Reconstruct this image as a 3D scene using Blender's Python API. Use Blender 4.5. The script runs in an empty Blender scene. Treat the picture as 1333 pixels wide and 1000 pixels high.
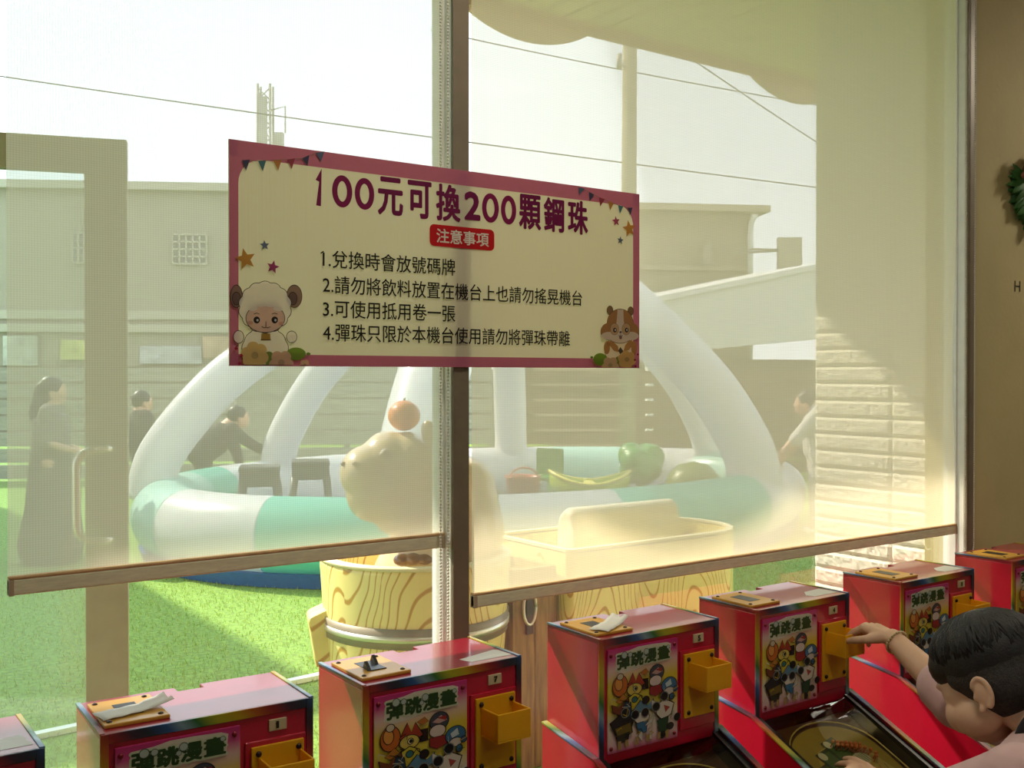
import bpy, bmesh, math, random
from mathutils import Vector, Matrix, Euler
from math import sin, cos, pi, radians, atan2, sqrt

random.seed(7)
SC = bpy.context.scene
COL = SC.collection

# ------------------------------------------------------------------ camera, sky, sun, lights, exposure
CAM = Vector((0.0, -1.9, 1.45))
FPX, YAW, PITCH = 1360.0, radians(35.4), radians(0.46)
cam_d = bpy.data.cameras.new('camera')
cam_d.sensor_width = 36.0
cam_d.lens = 36.0 * FPX / 1333.0
cam_d.clip_start, cam_d.clip_end = 0.05, 400
cam_o = bpy.data.objects.new('camera', cam_d)
COL.objects.link(cam_o)
cam_o.location = CAM
cam_o.rotation_euler = (pi / 2 - PITCH, 0, -YAW)
SC.camera = cam_o

world = bpy.data.worlds.new('sky')
SC.world = world
world.use_nodes = True
_nt = world.node_tree
_bg = _nt.nodes['Background']
_tc = _nt.nodes.new('ShaderNodeTexCoord')
_sep = _nt.nodes.new('ShaderNodeSeparateXYZ')
_cr = _nt.nodes.new('ShaderNodeValToRGB')
_cr.color_ramp.elements[0].position = 0.0
_cr.color_ramp.elements[0].color = (0.94, 0.98, 1.0, 1)
_cr.color_ramp.elements[1].position = 0.6
_cr.color_ramp.elements[1].color = (0.78, 0.89, 1.0, 1)
_nt.links.new(_tc.outputs['Generated'], _sep.inputs[0])
_nt.links.new(_sep.outputs['Z'], _cr.inputs[0])
_nt.links.new(_cr.outputs[0], _bg.inputs['Color'])
_bg.inputs['Strength'].default_value = 1.3

SUN_TRAVEL = Vector((0.905, -1.75, -1.80)).normalized()
sun_d = bpy.data.lights.new('sun', 'SUN')
sun_d.energy = 4.8
sun_d.angle = radians(1.2)
sun_d.color = (1.0, 0.90, 0.72)
sun_o = bpy.data.objects.new('sun', sun_d)
COL.objects.link(sun_o)
sun_o.rotation_euler = SUN_TRAVEL.to_track_quat('-Z', 'Y').to_euler()

LAMPS = [(0.6, -2.6), (2.6, -2.6), (0.6, -4.2), (2.6, -4.2), (4.6, -0.75), (1.15, -0.95)]     # room ceiling lamps; last two added to brighten wall and notice board
LAMP_W = [0.5, 0.5, 0.5, 0.5, 15.0, 6.0]
for lx, ly in LAMPS:
    a = bpy.data.lights.new('ceiling_lamp_light', 'AREA')
    a.shape = 'RECTANGLE'
    a.size, a.size_y = (1.15, 0.28) if ly < -2 else (0.26, 0.26)
    a.energy = LAMP_W[LAMPS.index((lx, ly))]
    a.color = (1.0, 0.90, 0.74)
    o = bpy.data.objects.new('ceiling_lamp_light', a)
    COL.objects.link(o)
    o.location = (lx, ly, 2.905)

SC.view_settings.view_transform = 'Standard'
SC.view_settings.look = 'None'
SC.view_settings.gamma = 1
SC.view_settings.use_curve_mapping = False
SC.view_settings.exposure = 0.9
SC.cycles.transparent_max_bounces = 24
SC.cycles.max_bounces = 10
SC.cycles.sample_clamp_indirect = 6

# ------------------------------------------------------------------ helpers
FW = Vector((sin(YAW), cos(YAW), 0))
RT = Vector((cos(YAW), -sin(YAW), 0))
UP = Vector((0, 0, 1))
HOR = 489.0


def at(u, v, d):
    """point at distance d straight ahead of the camera, seen at picture point (u, v)"""
    return CAM + FW * d + RT * ((u - 666.5) / FPX * d) + UP * (-(v - HOR) / FPX * d)


def on_y(u, v, y):
    """point on the plane y = const"""
    yr = y - CAM.y
    d = yr / (FW.y + RT.y * (u - 666.5) / FPX)
    return at(u, v, d)


def tag(o, label=None, cat=None, group=None, kind=None):
    if label: o['label'] = label
    if cat: o['category'] = cat
    if group: o['group'] = group
    if kind: o['kind'] = kind
    return o


def empty(name, loc=(0, 0, 0), rz=0.0):
    o = bpy.data.objects.new(name, None)
    COL.objects.link(o)
    o.location = loc
    o.rotation_euler = (0, 0, rz)
    o.empty_display_size = 0.1
    return o


def copy_tree(o, parent=None):
    c = o.copy()
    COL.objects.link(c)
    c.parent = parent
    for ch in list(o.children):
        copy_tree(ch, c)
    return c


MATS = {}


def mat(name, color, rough=0.5, metal=0.0, noise=0.0, nscale=20, bump=0.0, bscale=80, coat=0.0, spec=0.5, trans=0.0, emit=0.0, stretch=None, sheen=0.0, sss=0.0):
    """principled material with procedural colour variation and bump"""
    if name in MATS: return MATS[name]
    m = bpy.data.materials.new(name)
    m.use_nodes = True
    nt = m.node_tree
    b = nt.nodes['Principled BSDF']
    b.inputs['Base Color'].default_value = (*color, 1)
    b.inputs['Roughness'].default_value = rough
    b.inputs['Metallic'].default_value = metal
    b.inputs['Coat Weight'].default_value = coat
    b.inputs['Coat Roughness'].default_value = 0.08
    b.inputs['Specular IOR Level'].default_value = spec
    b.inputs['Sheen Weight'].default_value = sheen
    if sss:
        b.inputs['Subsurface Weight'].default_value = sss
        b.inputs['Subsurface Radius'].default_value = (0.01, 0.004, 0.002)
    if emit:
        b.inputs['Emission Color'].default_value = (*color, 1)
        b.inputs['Emission Strength'].default_value = emit
    tc = nt.nodes.new('ShaderNodeTexCoord')
    mp = nt.nodes.new('ShaderNodeMapping')
    nt.links.new(tc.outputs['Object'], mp.inputs[0])
    if stretch: mp.inputs['Scale'].default_value = stretch
    if noise:
        n = nt.nodes.new('ShaderNodeTexNoise')
        n.inputs['Scale'].default_value = nscale
        n.inputs['Detail'].default_value = 5
        nt.links.new(mp.outputs[0], n.inputs['Vector'])
        r = nt.nodes.new('ShaderNodeValToRGB')
        r.color_ramp.elements[0].position, r.color_ramp.elements[1].position = 0.3, 0.7
        r.color_ramp.elements[0].color = (*[max(0, c * (1 - noise)) for c in color], 1)
        r.color_ramp.elements[1].color = (*[min(1, c * (1 + noise)) for c in color], 1)
        nt.links.new(n.outputs['Fac'], r.inputs[0])
        nt.links.new(r.outputs[0], b.inputs['Base Color'])
    if bump:
        n = nt.nodes.new('ShaderNodeTexNoise')
        n.inputs['Scale'].default_value = bscale
        n.inputs['Detail'].default_value = 4
        nt.links.new(mp.outputs[0], n.inputs['Vector'])
        bp = nt.nodes.new('ShaderNodeBump')
        bp.inputs['Strength'].default_value = bump
        bp.inputs['Distance'].default_value = 0.01
        nt.links.new(n.outputs['Fac'], bp.inputs['Height'])
        nt.links.new(bp.outputs[0], b.inputs['Normal'])
    if trans:
        t = nt.nodes.new('ShaderNodeBsdfTranslucent')
        t.inputs['Color'].default_value = (*color, 1)
        mx = nt.nodes.new('ShaderNodeMixShader')
        mx.inputs[0].default_value = trans
        nt.links.new(b.outputs[0], mx.inputs[1])
        nt.links.new(t.outputs[0], mx.inputs[2])
        nt.links.new(mx.outputs[0], nt.nodes['Material Output'].inputs['Surface'])
    MATS[name] = m
    return m


def hexc(r, g, b):
    f = lambda c: ((c / 255 + 0.055) / 1.055) ** 2.4 if c > 10 else c / 255 / 12.92
    return (f(r), f(g), f(b))


class MB:
    """collects faces; build() links them as one mesh object"""

    def __init__(self):
        self.v, self.f, self.mi, self.sm = [], [], [], []

    def add(self, verts, faces, mi=0, smooth=False, M=None):
        k = len(self.v)
        self.v += [tuple(M @ Vector(p)) if M else tuple(p) for p in verts]
        for f in faces:
            self.f.append(tuple(i + k for i in f))
            self.mi.append(mi)
            self.sm.append(smooth)
        return self

    def box(self, lo, hi, mi=0, M=None):
        x0, y0, z0 = lo
        x1, y1, z1 = hi
        vs = [(x0, y0, z0), (x1, y0, z0), (x1, y1, z0), (x0, y1, z0), (x0, y0, z1), (x1, y0, z1), (x1, y1, z1), (x0, y1, z1)]
        fs = [(0, 3, 2, 1), (4, 5, 6, 7), (0, 1, 5, 4), (1, 2, 6, 5), (2, 3, 7, 6), (3, 0, 4, 7)]
        return self.add(vs, fs, mi, False, M)

    def prism(self, poly, a, b, axis='x', mi=0, M=None):
        """extrude a 2D polygon between a and b along an axis; poly coords are the other two axes in order"""
        def P(p, t):
            return {'x': (t, p[0], p[1]), 'y': (p[0], t, p[1]), 'z': (p[0], p[1], t)}[axis]
        n = len(poly)
        vs = [P(p, a) for p in poly] + [P(p, b) for p in poly]
        fs = [tuple(range(n - 1, -1, -1)), tuple(range(n, 2 * n))]
        fs += [(i, (i + 1) % n, n + (i + 1) % n, n + i) for i in range(n)]
        return self.add(vs, fs, mi, False, M)

    def tube(self, pts, rad, n=10, mi=0, cap=True, flat=(1, 1)):
        pts = [Vector(p) for p in pts]
        rads = rad if isinstance(rad, (list, tuple)) else [rad] * len(pts)
        rings, prev = [], None
        for i, p in enumerate(pts):
            t = (pts[min(i + 1, len(pts) - 1)] - pts[max(i - 1, 0)]).normalized()
            if prev is None:
                a = Vector((0, 0, 1)) if abs(t.z) < 0.9 else Vector((1, 0, 0))
                nrm = (a - t * a.dot(t)).normalized()
            else:
                nrm = (prev - t * prev.dot(t)).normalized()
            prev = nrm
            bi = t.cross(nrm)
            rings.append([p + (nrm * cos(2 * pi * k / n) * flat[0] + bi * sin(2 * pi * k / n) * flat[1]) * rads[i] for k in range(n)])
        vs = [q for r in rings for q in r]
        fs = []
        for i in range(len(pts) - 1):
            for k in range(n):
                fs.append((i * n + k, i * n + (k + 1) % n, (i + 1) * n + (k + 1) % n, (i + 1) * n + k))
        if cap:
            fs.append(tuple(range(n - 1, -1, -1)))
            m = (len(pts) - 1) * n
            fs.append(tuple(range(m, m + n)))
        return self.add(vs, fs, mi, True)

    def ell(self, c, r, n=16, m=10, mi=0, M=None):
        if not isinstance(r, (list, tuple)): r = (r, r, r)
        vs, fs = [], []
        for j in range(1, m):
            th = pi * j / m
            for k in range(n):
                ph = 2 * pi * k / n
                p = Vector((r[0] * sin(th) * cos(ph), r[1] * sin(th) * sin(ph), r[2] * cos(th)))
                if M: p = M @ p
                vs.append(Vector(c) + p)
        top = Vector((0, 0, r[2])); bot = Vector((0, 0, -r[2]))
        if M: top = M @ top; bot = M @ bot
        vs += [Vector(c) + top, Vector(c) + bot]
        T, B = len(vs) - 2, len(vs) - 1
        for k in range(n):
            fs.append((T, k, (k + 1) % n))
            fs.append((B, (m - 2) * n + (k + 1) % n, (m - 2) * n + k))
            for j in range(m - 2):
                fs.append((j * n + k, (j + 1) * n + k, (j + 1) * n + (k + 1) % n, j * n + (k + 1) % n))
        return self.add(vs, fs, mi, True)

    def lathe(self, prof, n=32, c=(0, 0, 0), mi=0, a0=0.0, a1=2 * pi):
        full = abs(a1 - a0 - 2 * pi) < 1e-6
        cols = n if full else n + 1
        vs, fs = [], []
        for k in range(cols):
            a = a0 + (a1 - a0) * k / n
            for r, z in prof:
                vs.append((c[0] + r * cos(a), c[1] + r * sin(a), c[2] + z))
        m = len(prof)
        for k in range(n):
            k2 = (k + 1) % cols
            for j in range(m - 1):
                fs.append((k * m + j, k2 * m + j, k2 * m + j + 1, k * m + j + 1))
        return self.add(vs, fs, mi, True)

    def limb(self, pts, rads, n=14):
        """rounded tapering chain: tube plus a ball at each joint (for organic())"""
        self.tube(pts, list(rads), n)
        for p, r in zip(pts, rads): self.ell(p, r, 14, 10)
        return self

    def build(self, name, mats, parent=None, bevel=0.0, seg=2, loc=None, smooth_all=None):
        me = bpy.data.meshes.new(name)
        me.from_pydata([tuple(p) for p in self.v], [], self.f)
        if not isinstance(mats, (list, tuple)): mats = [mats]
        for m in mats: me.materials.append(m)
        me.polygons.foreach_set('material_index', self.mi)
        me.polygons.foreach_set('use_smooth', [smooth_all if smooth_all is not None else s for s in self.sm])
        me.update()
        o = bpy.data.objects.new(name, me)
        COL.objects.link(o)
        if parent: o.parent = parent
        if loc: o.location = loc
        if bevel:
            b = o.modifiers.new('bevel', 'BEVEL')
            b.width, b.segments, b.limit_method, b.angle_limit = bevel, seg, 'ANGLE', radians(40)
        return o


def organic(name, mb, m, parent=None, voxel=0.0025, it=6, fac=0.5, disp=None):
    """union of overlapping closed shapes as one continuous smooth surface"""
    me = bpy.data.meshes.new(name)
    me.from_pydata([tuple(p) for p in mb.v], [], mb.f)
    t = bpy.data.objects.new(name + '_tmp', me)
    COL.objects.link(t)
    r = t.modifiers.new('r', 'REMESH'); r.mode = 'VOXEL'; r.voxel_size = voxel
    s = t.modifiers.new('s', 'SMOOTH'); s.iterations = it; s.factor = fac
    bpy.context.view_layer.update()
    dg = bpy.context.evaluated_depsgraph_get()
    nm = bpy.data.meshes.new_from_object(t.evaluated_get(dg))
    bpy.data.objects.remove(t)
    nm.name = name
    if disp:
        for v in nm.vertices: v.co = disp(v.co)
    nm.materials.clear(); nm.materials.append(m)
    nm.polygons.foreach_set('use_smooth', [True] * len(nm.polygons))
    o = bpy.data.objects.new(name, nm)
    COL.objects.link(o)
    if parent: o.parent = parent
    return o


def text_mesh(body, bold=0.0, res=3):
    c = bpy.data.curves.new('tmp_text', 'FONT')
    c.body = body
    c.resolution_u = res
    c.offset = bold
    o = bpy.data.objects.new('tmp_text', c)
    COL.objects.link(o)
    bpy.context.view_layer.update()
    dg = bpy.context.evaluated_depsgraph_get()
    m = bpy.data.meshes.new_from_object(o.evaluated_get(dg))
    vs = [v.co.copy() for v in m.vertices]
    fs = [tuple(p.vertices) for p in m.polygons]
    bpy.data.objects.remove(o)
    bpy.data.curves.remove(c)
    return vs, fs


class Art:
    """flat print: coloured shapes in thin layers on a plane; org + x*ax + y*ay, layers step out along nz"""

    def __init__(self, org, ax, ay, nz, step=0.00015):
        self.o, self.ax, self.ay, self.nz, self.step = Vector(org), Vector(ax), Vector(ay), Vector(nz), step
        self.mb, self.cols, self.layer = MB(), [], 1

    def ci(self, c):
        if c not in self.cols: self.cols.append(c)
        return self.cols.index(c)

    def P(self, x, y): return self.o + self.ax * x + self.ay * y + self.nz * (self.layer * self.step)

    def poly(self, pts, c):
        area = sum(pts[i][0] * pts[(i + 1) % len(pts)][1] - pts[(i + 1) % len(pts)][0] * pts[i][1] for i in range(len(pts)))
        if (area < 0) != (self.ax.cross(self.ay).dot(self.nz) < 0): pts = pts[::-1]
        self.mb.add([self.P(*p) for p in pts], [tuple(range(len(pts)))], self.ci(c))
        self.layer += 1

    def disc(self, x, y, rx, c, ry=None, n=28, rot=0.0, a0=0, a1=2 * pi):
        ry = ry or rx
        pts = []
        for k in range(n):
            a = a0 + (a1 - a0) * k / (n if a1 - a0 > 6.28 else n - 1)
            px, py = rx * cos(a), ry * sin(a)
            pts.append((x + px * cos(rot) - py * sin(rot), y + px * sin(rot) + py * cos(rot)))
        self.poly(pts, c)

    def rect(self, x0, y0, x1, y1, c, r=0.0):
        if r:
            pts = []
            for cx, cy, a in ((x1 - r, y1 - r, 0), (x0 + r, y1 - r, pi / 2), (x0 + r, y0 + r, pi), (x1 - r, y0 + r, 1.5 * pi)):
                pts += [(cx + r * cos(a + k * pi / 12), cy + r * sin(a + k * pi / 12)) for k in range(7)]
            self.poly(pts, c)
        else:
            self.poly([(x0, y0), (x1, y0), (x1, y1), (x0, y1)], c)

    def star(self, x, y, r, c, rot=0.0, k=0.42):
        self.poly([(x + (r if i % 2 == 0 else r * k) * cos(rot + pi / 2 + i * pi / 5), y + (r if i % 2 == 0 else r * k) * sin(rot + pi / 2 + i * pi / 5)) for i in range(10)], c)

    def line(self, pts, w, c):
        """stroke of even width along a polyline, mitred at its corners"""
        P = [Vector(p) for p in pts]
        closed = (P[0] - P[-1]).length < 1e-7 and len(P) > 3
        if closed: P = P[:-1]
        n = len(P)
        L, R = [], []
        for i in range(n):
            a = P[i - 1] if i > 0 or closed else None
            b = P[(i + 1) % n] if i < n - 1 or closed else None
            d0 = (P[i] - a).normalized() if a is not None else None
            d1 = (b - P[i]).normalized() if b is not None else None
            d0, d1 = d0 or d1, d1 or d0
            t = (d0 + d1).normalized()
            nn = Vector((-t.y, t.x)) * (w / 2 / max(0.5, t.dot(d1)))
            q = P[i] - (d1 * w * 0.4 if a is None else Vector((0, 0))) + (d0 * w * 0.4 if b is None else Vector((0, 0)))
            L.append(q + nn); R.append(q - nn)
        m = n if closed else n - 1
        flip = self.ax.cross(self.ay).dot(self.nz) < 0
        fs = [(n + i, n + (i + 1) % n, (i + 1) % n, i) for i in range(m)]
        if flip: fs = [f[::-1] for f in fs]
        self.mb.add([self.P(*p) for p in L + R], fs, self.ci(c))
        self.layer += 1

    def arc(self, x, y, r, a0, a1, w, c, n=12, ry=None):
        ry = ry or r
        self.line([(x + r * cos(a0 + (a1 - a0) * k / n), y + ry * sin(a0 + (a1 - a0) * k / n)) for k in range(n + 1)], w, c)

    def text(self, body, x0, x1, y0, y1, c, bold=0.0, fat=0.0, asp=1.0):
        vs, fs = text_mesh(body, bold)
        a = [min(v.x for v in vs), max(v.x for v in vs), min(v.y for v in vs), max(v.y for v in vs)]
        sx, sy = (x1 - x0) / (a[1] - a[0]), (y1 - y0) / (a[3] - a[2])
        for k in range(8 if fat else 1):      # thick strokes: the same outline set several times around a small circle
            fx, fy = fat * cos(k * pi / 4), fat * sin(k * pi / 4) * asp
            self.mb.add([self.P(x0 + (v.x - a[0]) * sx + fx, y0 + (v.y - a[2]) * sy + fy) for v in vs], fs, self.ci(c))
            self.layer += 1

    def build(self, name, parent=None, rough=0.45, trans=0.0, first=None):
        ms = []
        for c in self.cols:
            if isinstance(c, bpy.types.Material): ms.append(c)
            else: ms.append(mat('print_%d_%d_%d_%d' % (*c, int(trans * 100)), hexc(*c), rough, trans=trans, noise=0.04, nscale=60))
        return self.mb.build(name, ms, parent)


def nodes_mat(name):
    m = bpy.data.materials.new(name)
    m.use_nodes = True
    nt = m.node_tree
    return m, nt, nt.nodes['Principled BSDF'], nt.nodes['Material Output']


# ------------------------------------------------------------------ special materials
def glass_mat(name, tint=(1, 1, 1), refl=1.0, rough=0.0, dust=0.0):
    m, nt, b, out = nodes_mat(name)
    nt.nodes.remove(b)
    tr = nt.nodes.new('ShaderNodeBsdfTransparent'); tr.inputs[0].default_value = (*tint, 1)
    gl = nt.nodes.new('ShaderNodeBsdfGlossy'); gl.inputs['Roughness'].default_value = rough
    fr = nt.nodes.new('ShaderNodeFresnel'); fr.inputs['IOR'].default_value = 1.45
    mu = nt.nodes.new('ShaderNodeMath'); mu.operation = 'MULTIPLY'; mu.inputs[1].default_value = refl
    mx = nt.nodes.new('ShaderNodeMixShader')
    nt.links.new(fr.outputs[0], mu.inputs[0]); nt.links.new(mu.outputs[0], mx.inputs[0])
    nt.links.new(tr.outputs[0], mx.inputs[1]); nt.links.new(gl.outputs[0], mx.inputs[2])
    last = mx
    if dust:
        df = nt.nodes.new('ShaderNodeBsdfTranslucent'); df.inputs[0].default_value = (0.8, 0.8, 0.75, 1)
        n = nt.nodes.new('ShaderNodeTexNoise'); n.inputs['Scale'].default_value = 3; n.inputs['Detail'].default_value = 8
        mm = nt.nodes.new('ShaderNodeMath'); mm.operation = 'MULTIPLY'; mm.inputs[1].default_value = dust * 2
        tc = nt.nodes.new('ShaderNodeTexCoord')
        nt.links.new(tc.outputs['Object'], n.inputs['Vector']); nt.links.new(n.outputs['Fac'], mm.inputs[0])
        m2 = nt.nodes.new('ShaderNodeMixShader')
        nt.links.new(mm.outputs[0], m2.inputs[0]); nt.links.new(mx.outputs[0], m2.inputs[1]); nt.links.new(df.outputs[0], m2.inputs[2])
        last = m2
    nt.links.new(last.outputs[0], out.inputs['Surface'])
    return m


def blind_mat(name, color, open_, tcol=(1, 1, 1)):
    """open-weave screen fabric: see-through holes between translucent threads"""
    m, nt, b, out = nodes_mat(name)
    nt.nodes.remove(b)
    tc = nt.nodes.new('ShaderNodeTexCoord')
    tr = nt.nodes.new('ShaderNodeBsdfTransparent'); tr.inputs[0].default_value = (*tcol, 1)
    tl = nt.nodes.new('ShaderNodeBsdfTranslucent'); tl.inputs[0].default_value = (*color, 1)
    df = nt.nodes.new('ShaderNodeBsdfDiffuse'); df.inputs[0].default_value = (*[c * 0.8 for c in color], 1)
    m1 = nt.nodes.new('ShaderNodeMixShader'); m1.inputs[0].default_value = 0.25
    nt.links.new(tl.outputs[0], m1.inputs[1]); nt.links.new(df.outputs[0], m1.inputs[2])
    # weave: fine crossing threads with slubs
    facs = []
    for direction, sc in (('X', 72.0), ('Z', 84.0)):
        w = nt.nodes.new('ShaderNodeTexWave'); w.bands_direction = direction
        w.inputs['Scale'].default_value = sc
        w.inputs['Distortion'].default_value = 0.35
        w.inputs['Detail'].default_value = 1.0
        nt.links.new(tc.outputs['Object'], w.inputs['Vector'])
        facs.append(w)
    mp = nt.nodes.new('ShaderNodeMapping'); mp.inputs['Scale'].default_value = (12, 12, 420)
    n = nt.nodes.new('ShaderNodeTexNoise'); n.inputs['Scale'].default_value = 1.0; n.inputs['Detail'].default_value = 2
    nt.links.new(tc.outputs['Object'], mp.inputs[0]); nt.links.new(mp.outputs[0], n.inputs['Vector'])
    ad = nt.nodes.new('ShaderNodeMath'); ad.operation = 'ADD'
    nt.links.new(facs[0].outputs['Fac'], ad.inputs[0]); nt.links.new(facs[1].outputs['Fac'], ad.inputs[1])
    a2 = nt.nodes.new('ShaderNodeMath'); a2.operation = 'MULTIPLY_ADD'; a2.inputs[1].default_value = 0.8
    nt.links.new(n.outputs['Fac'], a2.inputs[0]); nt.links.new(ad.outputs[0], a2.inputs[2])
    mr = nt.nodes.new('ShaderNodeMapRange')
    mr.inputs['From Min'].default_value, mr.inputs['From Max'].default_value = 0.2, 2.6
    mr.inputs['To Min'].default_value, mr.inputs['To Max'].default_value = 1 - open_ - 0.09, 1 - open_ + 0.09
    nt.links.new(a2.outputs[0], mr.inputs[0])
    mx = nt.nodes.new('ShaderNodeMixShader')
    nt.links.new(mr.outputs[0], mx.inputs[0]); nt.links.new(tr.outputs[0], mx.inputs[1]); nt.links.new(m1.outputs[0], mx.inputs[2])
    nt.links.new(mx.outputs[0], out.inputs['Surface'])
    return m


def ramp_mat(name, axis, stops, rough=0.4, scale=1.0, offset=0.0, wave=None, coat=0.0):
    """colour bands along an object axis, or along a repeating diagonal (wave)"""
    m, nt, b, out = nodes_mat(name)
    b.inputs['Roughness'].default_value = rough
    b.inputs['Coat Weight'].default_value = coat
    tc = nt.nodes.new('ShaderNodeTexCoord')
    dot = nt.nodes.new('ShaderNodeVectorMath'); dot.operation = 'DOT_PRODUCT'
    dot.inputs[1].default_value = axis
    nt.links.new(tc.outputs['Object'], dot.inputs[0])
    ma = nt.nodes.new('ShaderNodeMath'); ma.operation = 'MULTIPLY_ADD'
    ma.inputs[1].default_value, ma.inputs[2].default_value = scale, offset
    nt.links.new(dot.outputs['Value'], ma.inputs[0])
    src = ma
    if wave:
        fr = nt.nodes.new('ShaderNodeMath'); fr.operation = 'FRACT'
        nt.links.new(ma.outputs[0], fr.inputs[0])
        src = fr
    r = nt.nodes.new('ShaderNodeValToRGB')
    el = r.color_ramp.elements
    while len(el) > 1: el.remove(el[-1])
    el[0].position, el[0].color = stops[0][0], (*stops[0][1], 1)
    for p, c in stops[1:]:
        e = el.new(p); e.color = (*c, 1)
    nt.links.new(src.outputs[0], r.inputs[0])
    nt.links.new(r.outputs[0], b.inputs['Base Color'])
    return m


def grain_mat(name, round_=True, base=(0.92, 0.80, 0.30), line=(0.56, 0.32, 0.05), cell=0.29, radius=0.33):
    """painted cathedral wood grain: nested parabolas in alternate planks"""
    m, nt, b, out = nodes_mat(name)
    N, L = nt.nodes.new, nt.links.new
    b.inputs['Roughness'].default_value = 0.35
    tc = N('ShaderNodeTexCoord'); sp = N('ShaderNodeSeparateXYZ')
    L(tc.outputs['Object'], sp.inputs[0])

    def M(op, a, c=None, d=None):
        n = N('ShaderNodeMath'); n.operation = op
        for i, x in enumerate((a, c, d)):
            if x is None: continue
            if isinstance(x, (int, float)): n.inputs[i].default_value = x
            else: L(x, n.inputs[i])
        return n.outputs[0]
    if round_: s = M('MULTIPLY', M('ARCTAN2', sp.outputs['Y'], sp.outputs['X']), radius)
    else: s = M('ADD', sp.outputs['X'], sp.outputs['Y'])
    ns = N('ShaderNodeTexNoise'); ns.inputs['Scale'].default_value = 5.0; ns.inputs['Detail'].default_value = 1
    L(tc.outputs['Object'], ns.inputs['Vector'])
    s = M('ADD', s, M('MULTIPLY', M('SUBTRACT', ns.outputs['Fac'], 0.5), 0.08))
    q = M('DIVIDE', s, cell)
    fl = M('FLOOR', q)
    fr = M('SUBTRACT', M('SUBTRACT', q, fl), 0.5)
    sign = M('SUBTRACT', M('MULTIPLY', M('MODULO', M('ABSOLUTE', fl), 2.0), 2.0), 1.0)
    z = M('MULTIPLY', sp.outputs['Z'], sign)
    val = M('ADD', M('MULTIPLY', z, 10.0), M('MULTIPLY', M('MULTIPLY', fr, fr), 15.0))
    val = M('ADD', val, M('MULTIPLY', fl, 0.37))
    st = M('ABSOLUTE', M('SUBTRACT', M('FRACT', val), 0.5))
    r = N('ShaderNodeValToRGB')
    r.color_ramp.elements[0].position, r.color_ramp.elements[0].color = 0.05, (*line, 1)
    r.color_ramp.elements[1].position, r.color_ramp.elements[1].color = 0.12, (*base, 1)
    L(st, r.inputs[0]); L(r.outputs[0], b.inputs['Base Color'])
    return m


M_RED = mat('red_laminate', (0.52, 0.008, 0.035), 0.25, noise=0.08, nscale=9, bump=0.02, bscale=12, coat=1.0)
M_TOP = mat('red_laminate_top', (0.32, 0.010, 0.03), 0.3, noise=0.10, nscale=14, coat=0.5)
M_BLACK = mat('black_laminate', (0.008, 0.009, 0.010), 0.35, noise=0.2, bump=0.02)
M_AMBER = mat('amber_plastic', (1.0, 0.60, 0.02), 0.32, noise=0.03, trans=0.35, coat=0.3)
M_TAN = mat('tan_plastic', (0.62, 0.33, 0.04), 0.4, noise=0.08, coat=0.2)
M_BOLT = mat('dark_bolt', (0.05, 0.035, 0.03), 0.35, metal=0.8, noise=0.2)
M_PAPER = mat('white_paper', (0.80, 0.79, 0.74), 0.7, noise=0.05, trans=0.2)
M_ALU = mat('silver_aluminium', (0.86, 0.86, 0.82), 0.38, metal=0.05, noise=0.05, bump=0.02, bscale=40)
M_WALL = mat('cream_wall_paint', (0.56, 0.47, 0.22), 0.8, noise=0.06, nscale=4, bump=0.06, bscale=60)
M_WHITE = mat('white_plastic', (0.80, 0.80, 0.74), 0.45, noise=0.03)
M_RAIN = ramp_mat('rainbow_trim', (0.9, 0.6, 0.8), [(0.0, (0.02, 0.03, 0.05)), (0.12, (0.03, 0.10, 0.28)), (0.2, (0.22, 0.34, 0.42)), (0.3, (0.03, 0.16, 0.03)), (0.42, (0.42, 0.40, 0.02)), (0.55, (0.50, 0.34, 0.01)), (0.66, (0.45, 0.12, 0.01)), (0.78, (0.30, 0.02, 0.02)), (0.9, (0.05, 0.02, 0.04)), (1.0, (0.02, 0.03, 0.05))], 0.35, 4.6, 0.0, True, 0.4)
M_GRAIN = grain_mat('painted_grain_round')
M_GRAINB = grain_mat('painted_grain_flat', False, cell=0.24)
M_PALE = mat('pale_wood_rim', (0.88, 0.80, 0.50), 0.45, noise=0.06, nscale=8)
M_GLASS = glass_mat('window_glass', (0.97, 0.98, 0.97), 0.4, dust=0.010)

# ------------------------------------------------------------------ the room
FRONT = -0.10           # room face of the window wall
def struct(o): o['kind'] = 'structure'; return o


M_FLOOR = mat('grey_floor_tile', (0.16, 0.15, 0.13), 0.35, noise=0.1, nscale=3)
M_CEIL = mat('white_ceiling', (0.42, 0.40, 0.35), 0.9, noise=0.03)
M_WALLD = mat('tan_wall_paint', (0.24, 0.19, 0.11), 0.85, noise=0.06, nscale=4)
struct(MB().box((-3.2, -5.2, -0.12), (5.2, -0.0, 0.0)).build('floor', M_FLOOR))
struct(MB().box((-3.2, -5.2, 2.95), (5.2, 0.05, 3.07)).build('ceiling', M_CEIL))
struct(MB().box((-3.32, -5.2, 0), (-3.2, 0.05, 2.95)).build('wall_left', M_WALLD))
struct(MB().box((5.2, -5.2, 0), (5.32, 0.05, 2.95)).build('wall_right', M_WALLD))
struct(MB().box((-3.2, -5.32, 0), (5.2, -5.2, 2.95)).build('wall_back', M_WALLD))
XR = 3.0                # right edge of the window stile
w = MB().box((XR, FRONT, 0), (5.2, 0.05, 2.95))
w.box((-3.2, FRONT, 0), (-0.9, 0.05, 2.95))
w.box((-0.9, FRONT, 2.86), (XR, 0.05, 2.95))
struct(w.build('wall_front', M_WALL))

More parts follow.
